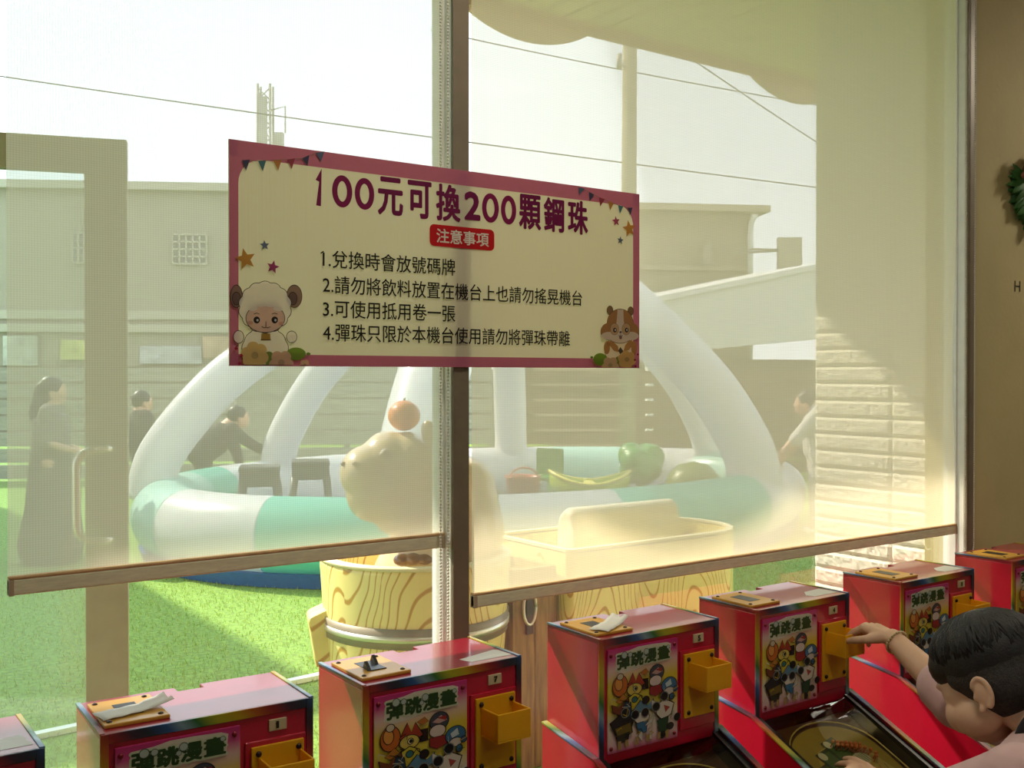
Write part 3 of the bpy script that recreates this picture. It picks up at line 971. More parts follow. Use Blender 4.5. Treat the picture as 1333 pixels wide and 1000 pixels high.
    poly([(0.26, 0.62), (0.34, 0.74), (0.38, 0.66), (0.42, 0.73), (0.50, 0.62), (0.40, 0.58)], (168, 62, 40))
    poly([(0.44, 0.73), (0.52, 0.76), (0.56, 0.72), (0.5, 0.70)], (186, 112, 48))
    blob(0.36, 0.58, 0.10, 0.055, (206, 184, 84)); blob(0.37, 0.585, 0.026, 0.022, (226, 214, 160)); blob(0.375, 0.585, 0.010, 0.010, K)
    poly([(0.26, 0.50), (0.36, 0.54), (0.46, 0.50), (0.48, 0.40), (0.38, 0.36), (0.28, 0.40)], (202, 186, 58)); blob(0.36, 0.48, 0.035, 0.026, (54, 110, 108))
    blob(0.68, 0.70, 0.10, 0.075, (66, 70, 82)); poly([(0.60, 0.70), (0.70, 0.75), (0.77, 0.70), (0.68, 0.68)], (190, 150, 140)); poly([(0.66, 0.73), (0.76, 0.74), (0.75, 0.70)], (160, 50, 46))
    blob(0.66, 0.62, 0.085, 0.05, (214, 196, 184)); poly([(0.58, 0.57), (0.74, 0.57), (0.76, 0.50), (0.66, 0.47), (0.58, 0.50)], (150, 44, 40))
    blob(0.86, 0.55, 0.11, 0.075, (62, 112, 150)); poly([(0.80, 0.57), (0.88, 0.61), (0.90, 0.55), (0.82, 0.53)], (190, 206, 210)); blob(0.86, 0.49, 0.07, 0.035, (206, 196, 184)); blob(0.95, 0.50, 0.03, 0.024, (50, 92, 132)); blob(0.90, 0.43, 0.03, 0.03, (54, 100, 128))
    poly([(0.04, 0.48), (0.14, 0.44), (0.26, 0.52), (0.28, 0.44), (0.16, 0.36), (0.06, 0.40)], (116, 62, 36)); poly([(0.10, 0.50), (0.2, 0.56), (0.24, 0.52), (0.16, 0.47)], (184, 118, 42))
    poly([(0.22, 0.48), (0.30, 0.46), (0.32, 0.34), (0.22, 0.30), (0.16, 0.36)], (36, 62, 80))
    poly([(0.02, 0.30), (0.16, 0.36), (0.34, 0.30), (0.30, 0.20), (0.10, 0.18)], (44, 40, 42)); poly([(0.08, 0.24), (0.30, 0.27), (0.32, 0.17), (0.14, 0.12)], (112, 96, 44)); poly([(0.1, 0.16), (0.28, 0.18), (0.26, 0.10), (0.14, 0.09)], (52, 52, 40))
    poly([(0.34, 0.38), (0.44, 0.46), (0.54, 0.40), (0.62, 0.45), (0.60, 0.36), (0.48, 0.32)], (92, 134, 156)); blob(0.46, 0.29, 0.10, 0.055, (222, 214, 200)); poly([(0.38, 0.24), (0.54, 0.25), (0.52, 0.14), (0.42, 0.15)], (58, 110, 146)); poly([(0.60, 0.44), (0.68, 0.40), (0.60, 0.34)], (210, 204, 190))
    poly([(0.66, 0.36), (0.78, 0.42), (0.92, 0.36), (0.88, 0.26), (0.76, 0.22), (0.68, 0.28)], (216, 206, 190)); poly([(0.78, 0.36), (0.86, 0.33), (0.8, 0.29)], (170, 70, 60)); poly([(0.68, 0.22), (0.84, 0.24), (0.82, 0.10), (0.72, 0.10)], (40, 74, 50)); blob(0.87, 0.14, 0.045, 0.03, (38, 44, 40)); blob(0.75, 0.07, 0.035, 0.03, (38, 44, 40))
    poly([(0.50, 0.20), (0.60, 0.22), (0.64, 0.30), (0.58, 0.26)], (216, 208, 190)); poly([(0.40, 0.12), (0.46, 0.16), (0.46, 0.06)], (216, 208, 196)); poly([(0.52, 0.09), (0.60, 0.14), (0.60, 0.05)], WH)
    for x in (0.12, 0.22, 0.36, 0.52, 0.68, 0.80): B.rect(x, 0.03 + 0.02 * rg.random(), x + 0.045, 0.10 + 0.02 * rg.random(), (176, 142, 92))
    for x, y in ((0.22, 0.375), (0.36, 0.335), (0.50, 0.335), (0.66, 0.365), (0.78, 0.45)):
        B.disc(x, y, 0.062, (128, 132, 128), 0.050); B.disc(x, y, 0.050, K, 0.040)
    blob(0.51, 0.455, 0.045, 0.034, (34, 26, 28)); blob(0.97, 0.215, 0.04, 0.034, K)
    for k in range(26):
        x, y = rg.uniform(0.08, 0.92), rg.uniform(0.1, 0.66)
        B.line([(x, y), (x + rg.uniform(-0.08, 0.08), y + rg.uniform(-0.04, 0.04)), (x + rg.uniform(-0.08, 0.08), y + rg.uniform(-0.05, 0.05))], 0.008, rg.choice([K, K, (196, 186, 160), (190, 160, 50)]))
    B.build('panel_print', pn, 0.3)
    MB().box((pw0 + 0.42 * pwid, -0.0052, pz0 + 0.555 * ph), (pw0 + 0.565 * pwid, -0.004, pz0 + 0.66 * ph)).build('display_window', mat('dark_display', (0.02, 0.004, 0.004), 0.15, noise=0.1, coat=0.5), pn)
    for x in (pw0 + 0.008, pw1 - 0.009):
        for z in (pz0 + 0.010, pz1 - 0.012):
            MB().ell((x, -0.0045, z), (0.0042, 0.003, 0.0042), 12, 8).build('screw', mat('red_screw', (0.25, 0.02, 0.03), 0.3, metal=0.4, noise=0.1), pn)
    # right column: raised red frame, amber plate with cup, number plate
    MB().box((-W + 0.213, -0.004, BZ + 0.030), (W - 0.012, 0.0, TZ - 0.047)).build('payout_frame', M_RED, root, 0.0015)
    px0, px1, qz0, qz1 = -W + 0.222, W - 0.017, BZ + 0.055, TZ - 0.055
    pl = MB().box((px0, -0.008, qz0), (px1, -0.0035, qz1)).build('payout_plate', M_AMBER, root, 0.001)
    for x in (px0 + 0.011, px1 - 0.009):
        for z in (qz0 + 0.011, qz1 - 0.011):
            MB().ell((x, -0.0085, z), (0.0048, 0.0038, 0.0048), 12, 8).build('bolt', M_BOLT, pl)
    cu = MB()
    cx0, cx1, cz0, cz1, cy, th = px0 + 0.010, px1 - 0.004, BZ + 0.120, BZ + 0.172, -0.062, 0.0035
    cu.box((cx0, cy, cz0), (cx1, -0.007, cz0 + th)).box((cx0, cy, cz0 + th), (cx1, cy + th, cz1))
    cu.box((cx0, cy + th, cz0 + th), (cx0 + th, -0.007, cz1 + 0.0)).box((cx1 - th, cy + th, cz0 + th), (cx1, -0.007, cz1))
    cu.build('ball_cup', M_AMBER, root, 0.0012)
    # coin plate on the lid
    kp = MB().box((-W + 0.010, 0.020, TZ + 0.006), (-W + 0.105, 0.142, TZ + 0.012)).build('coin_plate', M_TAN, root, 0.0015)
    for x in (-W + 0.019, -W + 0.094):
        for y in (0.032, 0.131):
            MB().ell((x, y, TZ + 0.012), (0.0045, 0.0045, 0.0025), 12, 8).build('bolt', M_BOLT, kp)
    MB().box((-W + 0.040, 0.052, TZ + 0.0118), (-W + 0.074, 0.112, TZ + 0.0126)).build('coin_slot', M_BLACK, kp)
    return root


proto = make_machine()
M_NUM = mat('pale_number_plate', hexc(206, 190, 150), 0.4, noise=0.08)
SPOTS = [  # x of the left side, yaw, number, what singles it out
    (-0.015, 0.0, '', 'red pinball machine with only its lid corner in view, first of the row', 'sticker'),
    (0.387, -0.035, '1', 'red pinball machine with crumpled paper on its lid, before the open glass door', ''),
    (0.806, 0.0, '7', 'red pinball machine with broken black coin slots, before the round wooden tub', 'open'),
    (1.324, -0.02, '5', 'red pinball machine with torn paper slip on its lid, before the plank crate', ''),
    (1.772, 0.0, '4', 'red pinball machine whose amber cup the boy is reaching into', 'sticker'),
    (2.305, 0.0, '1', 'red pinball machine between the boy\'s head and the pale block wall outside', 'sticker'),
    (2.823, 0.0, '', 'red pinball machine under the bead chain loop, last of the row by the cream wall', ''),
]
machines = []
M_DASH = (120, 118, 112)
for i, (x, rz, num, label, extra) in enumerate(SPOTS):
    o = proto if i == 0 else copy_tree(proto)
    o.location = (x + MW / 2, -0.335, 0)
    o.rotation_euler = (0, 0, rz)
    tag(o, label, 'pinball machine', 'pinball machines along the window')
    machines.append(o)
for (x, rz, num, label, extra), o in zip(SPOTS, machines):
    W = MW / 2
    n = MB().box((-W + 0.252, -0.003, TZ - 0.036), (-W + 0.281, 0.0, TZ - 0.018)).build('number_plate', M_NUM, o, 0.0006)
    if num:
        A = Art((-W + 0.252, -0.0031, TZ - 0.036), (1, 0, 0), (0, 0, 1), (0, -1, 0), 0.0002)
        A.text(num, 0.0115, 0.0185 if num != '1' else 0.0155, 0.004, 0.0145, (40, 26, 18), 0, 0.0003)
        if num == '1': A.line([(0.0105, 0.011), (0.0125, 0.0130)], 0.001, (40, 26, 18))
        A.build('number', n)
    if extra == 'sticker':
        A = Art((0.055, 0.020, TZ + 0.0062), (0.098, 0, 0), (0, 0.052, 0), (0, 0, 1), 0.0002)
        A.poly([(0.0, 0.35), (0.10, 0.0), (1.0, 0.0), (0.92, 1.0), (0.30, 0.9)], (206, 206, 200))
        A.build('sticker', o, 0.5)
    if extra == 'open':
        A = Art((0.055, 0.016, TZ + 0.0062), (0.100, 0, 0), (0, 0.048, 0), (0, 0, 1), 0.0002)
        A.poly([(0.0, 0.55), (0.10, 0.0), (1.0, 0.0), (0.96, 0.85), (0.90, 1.0)], (210, 210, 206))
        A.build('sticker', o, 0.5)
        f = MB()
        for yy in (0.062, 0.092):
            f.prism([(yy - 0.010, TZ + 0.012), (yy + 0.012, TZ + 0.0135), (yy + 0.006, TZ + 0.026), (yy - 0.002, TZ + 0.020)], -W + 0.036 + (yy - 0.06), -W + 0.042 + (yy - 0.06), 'x')
            f.box((-W + 0.040 + (yy - 0.06), yy - 0.011, TZ + 0.012), (-W + 0.072, yy + 0.010, TZ + 0.0138))
        f.build('bent_slot_flap', M_BLACK, o)
# loose papers lying on two coin plates
for i, (dx, dy, rz, label) in ((1, (-0.098, 0.070, 0.15, 'crumpled white paper slip on the machine lid nearest the open glass door')), (3, (-0.085, 0.062, 0.45, 'torn white paper slip on the machine lid in front of the plank crate'))):
    m = machines[i]
    vs, fs = [], []
    for a in range(9):
        for b in range(5):
            s, t = a / 8, b / 4
            zz = 0.0007 + 0.020 * max(0, s - 0.55) ** 1.3 * (1 + 0.5 * sin(b * 2.1)) + 0.0018 * abs(sin(a * 1.7 + b))
            vs.append((-0.055 + 0.112 * s, (-0.022 + 0.044 * t) * (1 - 0.15 * s), zz))
    for a in range(8):
        for b in range(4):
            k = a * 5 + b
            fs.append((k, k + 5, k + 6, k + 1))
    p = MB().add(vs, fs, 0, True).build('paper_slip', M_PAPER)
    p.location = Vector((m.location.x + dx, m.location.y + dy, TZ + 0.0135))
    p.rotation_euler = (0, 0, rz)
    so = p.modifiers.new('s', 'SOLIDIFY'); so.thickness = 0.0004
    tag(p, label, 'paper')

# ------------------------------------------------------------------ outside: lawn, wing wall, eave, door
M_GRASS = mat('artificial_grass', (0.17, 0.30, 0.04), 0.85, noise=0.35, nscale=35, bump=0.8, bscale=140)
struct(MB().box((-30, 0.05, -0.3), (60, 40, 0.0)).build('lawn', M_GRASS))
gr = MB()
rg = random.Random(5)
for k in range(64000):
    x, y = rg.uniform(0.5, 7.5), 0.1 + 6.0 * rg.random() ** 1.3
    h = rg.uniform(0.012, 0.03); a = rg.uniform(0, pi); dx, dy = 0.0025 * cos(a), 0.0025 * sin(a)
    lx, ly = rg.uniform(-0.012, 0.012), rg.uniform(-0.012, 0.012)
    gr.add([(x - dx, y - dy, 0), (x + dx, y + dy, 0), (x + lx, y + ly, h)], [(0, 1, 2)], 0 if rg.random() < 0.6 else 1)
tag(gr.build('grass', [mat('grass_blade', (0.24, 0.37, 0.04), 0.6, noise=0.2, trans=0.35), mat('grass_blade_light', (0.38, 0.46, 0.08), 0.6, noise=0.2, trans=0.35)]), 'short bright green artificial grass outside the window', 'grass', kind='stuff')
g0, g1 = at(366, 896, 4.9), at(425, 884, 5.0)
a0 = at(330, 903, 1.45 * FPX / (903 - HOR)); b0 = at(440, 879.5, 1.45 * FPX / (879.5 - HOR))
ln = MB()
d = (b0 - a0).normalized(); nn = Vector((-d.y, d.x, 0)) * 0.022
ln.add([a0 - nn - d * 2 + UP * 0.004, b0 - nn + d * 0.5 + UP * 0.004, b0 + nn + d * 0.5 + UP * 0.004, a0 + nn - d * 2 + UP * 0.004,
        a0 - nn - d * 2 + UP * 0.026, b0 - nn + d * 0.5 + UP * 0.026, b0 + nn + d * 0.5 + UP * 0.026, a0 + nn - d * 2 + UP * 0.026], [(3, 2, 1, 0), (4, 5, 6, 7), (0, 1, 5, 4), (1, 2, 6, 5), (2, 3, 7, 6), (3, 0, 4, 7)])
tag(ln.build('edging_strip', mat('white_edging', (0.75, 0.76, 0.70), 0.6, noise=0.1)), 'white edging strip across the grass beside the wooden tub', 'edging')

# rough-faced block wing wall right outside the window
WX, WY = 3.035, 0.514
ww = MB()
ww.box((WX + 0.012, 0.0, 0.0), (WX + 0.22, WY - 0.002, 2.93))
rg = random.Random(9)
z = 0.0
row = 0
while z < 2.90:
    h = 0.0593
    cuts = [0.0, 0.20 if row % 2 == 0 else 0.20, WY]
    for i in range(len(cuts) - 1):
        y0, y1 = cuts[i] + 0.0015, cuts[i + 1] - 0.0015
        ny, nz_ = max(2, int((y1 - y0) / 0.010)), 6
        vs, fs = [], []
        for a in range(ny + 1):
            for b in range(nz_ + 1):
                e = min(a, ny - a, b, nz_ - b)
                dx = 0.0 if e == 0 else -(0.006 + 0.0035 * rg.random())
                vs.append((WX + 0.010 + dx, y0 + (y1 - y0) * a / ny, z + 0.0035 + (h - 0.006) * b / nz_))
        for a in range(ny):
            for b in range(nz_):
                k = a * (nz_ + 1) + b
                fs.append((k, k + nz_ + 1, k + nz_ + 2, k + 1))
        m0 = len(vs)
        ww.add(vs, fs, 0, False)
        ww.box((WX + 0.0095, y0, z + 0.0035), (WX + 0.013, y1, z + h - 0.0025))
    z += h
    row += 1
struct(ww.build('wall_outside', mat('cream_split_block', (0.86, 0.81, 0.68), 0.85, noise=0.06, nscale=30)))

# eave with plank soffit and round-bottomed boards along its edge
EY, EZ = 1.66, 2.945
ev = MB()
ev.box((-4, 0.0, EZ + 0.06), (7.5, EY, EZ + 0.30))
for k in range(96):
    x = -4 + k * 0.119
    ev.box((x + 0.014, 0.05, EZ + 0.045), (x + 0.116, EY - 0.02, EZ + 0.062))
roof = struct(ev.build('roof_eave', mat('cream_soffit', (0.70, 0.62, 0.42), 0.7, noise=0.05)))
M_FASC = mat('dusty_rose_board', (0.64, 0.40, 0.32), 0.6, noise=0.05)
MB().box((-4, EY - 0.02, EZ), (7.5, EY + 0.01, EZ + 0.30)).build('fascia', M_FASC, roof, 0.002)
M_SCAL = mat('pale_rose_board', (0.84, 0.64, 0.58), 0.6, noise=0.05)
for cx in (-2.50, -0.795, 0.915, 2.624, 4.333, 6.04):
    pts = [(cx + 0.66 * cos(a), EZ + 0.577 + 0.66 * sin(a)) for a in [radians(-90 - 29 + 58 * k / 24) for k in range(25)]]
    MB().prism(pts + [(cx + 0.32, EZ + 0.06), (cx - 0.32, EZ + 0.06)], EY + 0.0105, EY + 0.022, 'y').build('round_board', M_SCAL, roof, 0.001)

# open glass door standing out on the grass side
dp0, dp1 = Vector((0.868, 1.29, 0)), Vector((0.543, 1.40, 0))
dd = (dp1 - dp0).normalized()
ang = atan2(dd.y, dd.x)
DW, DH = 0.95, 2.145
dr = empty('door_1', dp0, ang)
struct(dr)
dr['label'] = 'open glass door with wide pale metal frame seen through the left blind'
dr['category'] = 'door'
M_DOOR = mat('warm_grey_door_metal', (0.44, 0.40, 0.28), 0.45, metal=0.1, noise=0.05)
MB().box((0, -0.022, 0.01), (0.118, 0.022, DH)).box((DW - 0.118, -0.022, 0.01), (DW, 0.022, DH)).box((0.118, -0.022, DH - 0.10), (DW - 0.118, 0.022, DH)).box((0.118, -0.022, 0.01), (DW - 0.118, 0.022, 0.13)).build('door_frame', M_DOOR, dr, 0.003)
MB().box((0.118, -0.005, 0.13), (DW - 0.118, 0.005, DH - 0.10)).build('door_glass', glass_mat('door_glass', (0.90, 0.96, 0.94), 0.9, dust=0.05), dr)
hz0, hz1 = 0.975, 1.235
pts = [(0.035, 0.024, hz1), (0.06, 0.075, hz1 + 0.004)] + [(0.09 + 0.045 * sin(k * pi / 12), 0.085, hz1 - 0.045 + 0.045 * cos(k * pi / 12)) for k in range(7)]
pts += [(0.09 + 0.045 * cos(k * pi / 12), 0.085, hz0 + 0.045 - 0.045 * sin(k * pi / 12)) for k in range(7)] + [(0.06, 0.075, hz0 - 0.004), (0.035, 0.024, hz0)]
M_STEEL = mat('brushed_steel', (0.80, 0.78, 0.72), 0.3, metal=0.6, noise=0.05)
# the pull stands on the room side of the door leaf
MB().tube([(p[0], p[1], p[2]) for p in pts], 0.0125, 12).build('door_handle', M_STEEL, dr)

# neighbour building off to the left whose edge shades the lawn
struct(MB().box((-8, 5.6, 0), (0.35, 14, 3.5)).build('wall_neighbour', mat('grey_render', (0.42, 0.40, 0.36), 0.9, noise=0.08)))

# ------------------------------------------------------------------ inflatable pool with arches
RC = CAM + FW * 9.8 + RT * -0.1; RC.z = 0
pool = empty('inflatable_pool', RC, -YAW + radians(40))
tag(pool, 'large oval inflatable pool of white and mint tubes under arching white tubes', 'inflatable')
M_VW = mat('white_vinyl', (0.84, 0.83, 0.82), 0.3, noise=0.02, trans=0.35)
M_VM = mat('mint_vinyl', (0.16, 0.64, 0.49), 0.3, noise=0.03, trans=0.35)
M_VP = mat('pale_mint_vinyl', (0.52, 0.82, 0.72), 0.3, noise=0.03, trans=0.35)
EA, EB, TR = 3.10, 2.15, 0.275


def ept(t, f=1.0, off=0.0): return ((EA * f + off) * cos(radians(t)), (EB * f + off) * sin(radians(t)))


segs = [(-215, -177, 2), (-177, -155, 0), (-155, -124, 1), (-124, -103, 0), (-103, -72, 1), (-72, -25, 0), (-25, 4, 2), (4, 27, 0), (27, 48, 2), (48, 90, 0), (90, 133, 0), (133, 145, 1)]
for a0, a1, c in segs:
    n = max(6, int((a1 - a0) / 2))
    pts = [(*ept(a0 + (a1 - a0) * k / n), TR + 0.06) for k in range(n + 1)]
    MB().tube(pts, TR, 24, cap=False).build('tube_segment', [M_VW, M_VM, M_VP][c], pool)
bb = MB()
N = 72
rings = [[(*ept(360 * k / N, 1.0, o_), z) for k in range(N)] for o_, z in ((-0.05, 0.005), (0.18, 0.005), (0.21, 0.10), (0.05, 0.10))]
for i in range(3): bb.add(rings[i] + rings[i + 1], [(k, (k + 1) % N, N + (k + 1) % N, N + k) for k in range(N)], 0, True)
bb.add([(*ept(360 * k / N), 0.03) for k in range(N)], [tuple(range(N))])
bb.build('blue_base', mat('blue_tarpaulin', (0.01, 0.09, 0.30), 0.5, noise=0.1), pool)
prof = [(1.0, 0.42), (0.97, 0.80), (0.84, 1.32), (0.70, 1.68), (0.51, 2.12), (0.26, 2.55), (0.0, 2.75)]


def spline(P, n):
    out = []
    Q = [P[0]] + P + [P[-1]]
    for i in range(1, len(Q) - 2):
        for k in range(n):
            t = k / n
            out.append(tuple(0.5 * (2 * Q[i][j] + (Q[i + 1][j] - Q[i - 1][j]) * t + (2 * Q[i - 1][j] - 5 * Q[i][j] + 4 * Q[i + 1][j] - Q[i + 2][j]) * t * t + (3 * Q[i][j] - Q[i - 1][j] - 3 * Q[i + 1][j] + Q[i + 2][j]) * t ** 3) for j in range(len(P[0]))))
    out.append(tuple(P[-1]))
    return out


for a, rr in ((-133, 0.28), (-66, 0.235), (2, 0.16), (58, 0.19), (115, 0.175), (154, 0.195)):
    sp = spline(prof, 6)
    MB().tube([(*ept(a, f * (1.06 if a == 154 else 1.0)), z) for f, z in sp], [rr * (1 - 0.12 * k / len(sp)) for k in range(len(sp))], 20).build('arch_tube', M_VW, pool)
MB().ell((0, 0, 2.75), (0.36, 0.36, 0.28), 24, 14).build('top_joint', M_VW, pool)

# things in the pool
def plastic(n, c): return mat(n, c, 0.4, noise=0.05, coat=0.2)


def stool(u, d, label):
    p = at(u, 489, d); p.z = 0.035
    t = empty('plastic_stool', p, -YAW + 0.2)
    t.scale = (1, 1, 1.2)
    tag(t, label, 'stool', 'dark stools in the inflatable pool')
    K = plastic('dark_grey_plastic', (0.035, 0.035, 0.03))
    MB().prism([(-0.17, -0.17), (0.17, -0.17), (0.17, 0.17), (-0.17, 0.17)], 0.50, 0.54, 'z').build('seat', K, t, 0.012)
    MB().box((-0.165, -0.165, 0.40), (0.165, 0.165, 0.498)).build('apron', K, t, 0.01)
    for sx in (-1, 1):
        for sy in (-1, 1):
            m = MB()
            m.tube([(sx * 0.14, sy * 0.14, 0.42), (sx * 0.19, sy * 0.19, 0.0)], [0.035, 0.028], 8)
            m.build('leg', K, t)


stool(338, 8.9, 'dark plastic stool in the pool, below the leaning person\'s hand')
stool(404, 9.5, 'dark plastic stool in the pool, just left of the statue\'s nose')
M_GT = plastic('green_plastic', (0.03, 0.22, 0.03))
M_OT = plastic('olive_plastic', (0.12, 0.17, 0.02))
p = at(708, 489, 11.6); p.z = 0.035
t = empty('toy_chair', p, -YAW - 0.5); tag(t, 'green toy chair in the pool beside the yellow-green boat', 'toy chair')
MB().box((-0.17, -0.17, 0.26), (0.17, 0.17, 0.31)).build('seat', M_GT, t, 0.015)
MB().box((-0.17, 0.13, 0.31), (0.17, 0.17, 0.60)).build('backrest', M_GT, t, 0.02)
for sx in (-1, 1):
    for sy in (-1, 1): MB().tube([(sx * 0.14, sy * 0.14, 0.27), (sx * 0.16, sy * 0.16, 0)], 0.025, 8).build('leg', M_GT, t)
p = at(768, 489, 10.9); p.z = 0.035
t = empty('toy_boat', p, -YAW); tag(t, 'yellow-green toy boat resting in the pool between green toys', 'toy boat')
hull = MB()
rings = []
for k in range(13):
    s = -1 + 2 * k / 12
    wd = 0.26 * (1 - abs(s) ** 2.6) + 0.015
    rings.append([(0.42 * s, wd * cos(pi * j / 8), 0.30 + 0.12 * s * s - 0.30 * sin(pi * j / 8) * (1 - 0.55 * abs(s) ** 3)) for j in range(9)])
vs = [q for r in rings for q in r]
fs = [(i * 9 + j, (i + 1) * 9 + j, (i + 1) * 9 + j + 1, i * 9 + j + 1) for i in range(12) for j in range(8)]
hull.add(vs, fs, 0, True)
h = hull.build('hull', plastic('lime_plastic', (0.34, 0.46, 0.02)), t); so = h.modifiers.new('s', 'SOLIDIFY'); so.thickness = 0.02
MB().tube([r[0] for r in rings] + [r[8] for r in rings[::-1]] + [rings[0][0]], 0.018, 8).build('rim', plastic('yellow_plastic', (0.62, 0.55, 0.08)), t)
MB().box((-0.05, -0.24, 0.27), (0.05, 0.24, 0.30)).build('bench', plastic('yellow_plastic', (0.62, 0.55, 0.08)), t, 0.006)
p = at(835, 489, 11.4); p.z = 0.035
t = empty('toy_tree', p); tag(t, 'rounded dark green toy bush standing in the pool', 'toy bush')
MB().tube([(0, 0, 0), (0, 0, 0.3)], 0.05, 10).build('stem', M_OT, t)
b = MB()
for k in range(9): b.ell((0.11 * cos(k * 2.4) * (k > 0), 0.11 * sin(k * 2.4) * (k > 0), 0.44 + 0.10 * sin(k * 1.7)), 0.15, 14, 10)
organic('crown', b, M_GT, t, 0.015, 3)
p = at(903, 489, 11.0); p.z = 0.035
t = empty('toy_shell', p); tag(t, 'olive dome-shaped toy shell in the pool near its right arch', 'toy shell')
MB().lathe([(0.30, 0.10), (0.31, 0.22), (0.27, 0.36), (0.17, 0.47), (0.001, 0.51)], 28).build('dome', M_OT, t)
MB().lathe([(0.24, 0.0), (0.30, 0.03), (0.33, 0.10), (0.30, 0.13)], 28).build('rim', plastic('dull_green_plastic', (0.06, 0.12, 0.03)), t)
p = at(681, 489, 10.6); p.z = 0.035
t = empty('toy_bucket', p); tag(t, 'dull red toy bucket in the pool beside the green toy chair', 'toy bucket')
MB().lathe([(0.001, 0.01), (0.14, 0.0), (0.18, 0.38), (0.19, 0.40), (0.17, 0.39), (0.13, 0.02)], 24).build('pail', plastic('dull_red_plastic', (0.40, 0.08, 0.05)), t)
MB().tube([(0.185 * cos(pi * k / 14), 0, 0.36 + 0.12 * sin(pi * k / 14)) for k in range(15)], 0.010, 8).build('handle', plastic('dull_red_plastic', (0.40, 0.08, 0.05)), t)

# ------------------------------------------------------------------ round wooden tub with bathing capybara statue
TB = Vector((1.863, 1.31, 0))
tub = empty('wooden_tub', TB, 0.25)
tag(tub, 'round pale wooden tub with painted grain and metal hoop, left of the window post', 'tub')
MB().lathe([(0.001, 0.04), (0.262, 0.02), (0.285, 0.05), (0.335, 0.80), (0.332, 0.822), (0.305, 0.822), (0.30, 0.80), (0.26, 0.08), (0.001, 0.07)], 48).build('staves', M_GRAIN, tub)
MB().lathe([(0.300, 0.815), (0.337, 0.815), (0.339, 0.823), (0.337, 0.828), (0.300, 0.828), (0.298, 0.822), (0.300, 0.815)], 48).build('rim', M_PALE, tub)
rz0 = 0.535
hoop = lambda z0, z1, t: MB().lathe([(0.285 + 0.05 * (z0 - 0.05) / 0.75 + 0.001, z0), (0.285 + 0.05 * (z0 - 0.05) / 0.75 + t, z0), (0.285 + 0.05 * (z1 - 0.05) / 0.75 + t, z1), (0.285 + 0.05 * (z1 - 0.05) / 0.75 + 0.001, z1)], 48)
hoop(0.560, 0.628, 0.006).build('hoop', mat('grey_brown_band', (0.30, 0.25, 0.18), 0.4, metal=0.2, noise=0.1), tub)
hoop(0.583, 0.603, 0.010).build('hoop_wire', M_STEEL, tub)
hoop(0.13, 0.17, 0.006).build('hoop', mat('grey_brown_band', (0.3, 0.25, 0.18)), tub)
ha = radians(145)
bm_ = MB()
Mh = Matrix.Rotation(ha, 4, 'Z')
bm_.prism([(0.30, 0.46), (0.352, 0.455), (0.378, 0.615), (0.372, 0.628), (0.31, 0.655)], -0.065, 0.065, 'y', 0, Mh)
bm_.build('handle_block', M_GRAINB, tub, 0.006)

capy = empty('capybara_statue', TB, 0)
tag(capy, 'cream capybara statue sitting in the round tub with an orange on its head', 'statue')
M_CAP = mat('cream_brown_resin', (0.70, 0.54, 0.33), 0.28, noise=0.06, nscale=6, coat=0.35)
def rel(u, v, d): return at(u, v, d) - TB


cb = MB()
hc = rel(508, 622, 3.60)
ex = RT; fy = FW
MR = Matrix((RT, FW, UP)).transposed().to_4x4()
# blunt box head: row of balls from snout to nape
cb.ell(rel(477, 616, 3.56), (0.092, 0.11, 0.096), 24, 16, 0, MR)
cb.ell(rel(486, 640, 3.57), (0.095, 0.115, 0.105), 24, 16, 0, MR)
cb.ell(rel(505, 606, 3.60), (0.105, 0.12, 0.120), 24, 16, 0, MR)
cb.ell(rel(505, 640, 3.58), (0.10, 0.125, 0.110), 24, 16, 0, MR)
cb.ell(rel(530, 614, 3.62), (0.115, 0.135, 0.140), 24, 16, 0, MR)
cb.ell(rel(560, 628, 3.66), (0.13, 0.14, 0.15), 24, 16, 0, MR)
cb.ell(rel(524, 662, 3.60), (0.11, 0.12, 0.10), 20, 14, 0, MR)
cb.limb([rel(572, 640, 3.68), rel(580, 690, 3.70), rel(556, 760, 3.69)], [0.145, 0.18, 0.20], 20)
cb.limb([rel(600, 640, 3.72), rel(604, 690, 3.73), rel(570, 760, 3.70)], [0.13, 0.15, 0.17], 20)
cb.ell(rel(543, 815, 3.69), (0.215, 0.215, 0.20), 20, 14)
organic('body', cb, M_CAP, capy, 0.009, 8)
M_CAPD = mat('brown_resin', (0.26, 0.13, 0.06), 0.35, noise=0.15, nscale=30, coat=0.3)
for u, d in ((560, 3.56), (585, 3.76)):
    e = MB().ell(rel(u, 566, d), (0.030, 0.022, 0.052), 16, 10, 0, MR @ Matrix.Rotation(-0.25, 4, 'Y'))
    organic('ear', e, M_CAP, capy, 0.004, 2)
ey = rel(502, 592, 3.462)
MB().ell(ey, 0.020, 16, 10).build('eye', mat('eye_gloss', (0.30, 0.22, 0.14), 0.1, coat=1.0, noise=0.05), capy)
for u in (447, 462):
    MB().ell(rel(u, 604, 3.50 if u == 447 else 3.46), (0.010, 0.008, 0.008), 10, 8).build('nostril', M_CAPD, capy)
pw = MB()
for u, v, d in ((523, 729, 3.52), (538, 728, 3.52), (553, 728, 3.53), (566, 727, 3.55)): pw.ell(rel(u, v, d), (0.030, 0.045, 0.020), 12, 8, 0, MR)
organic('paw', pw, M_CAPD, capy, 0.004, 3)
og = rel(526, 541, 3.62)
orange = empty('orange_fruit', at(526, 541.0, 3.62))
tag(orange, 'round orange balanced on top of the capybara statue\'s head', 'orange')
MB().ell((0, 0, 0), (0.056, 0.056, 0.053), 28, 18).build('peel', mat('orange_peel', (0.80, 0.26, 0.05), 0.4, noise=0.06, bump=0.1, bscale=250, coat=0.2), orange)
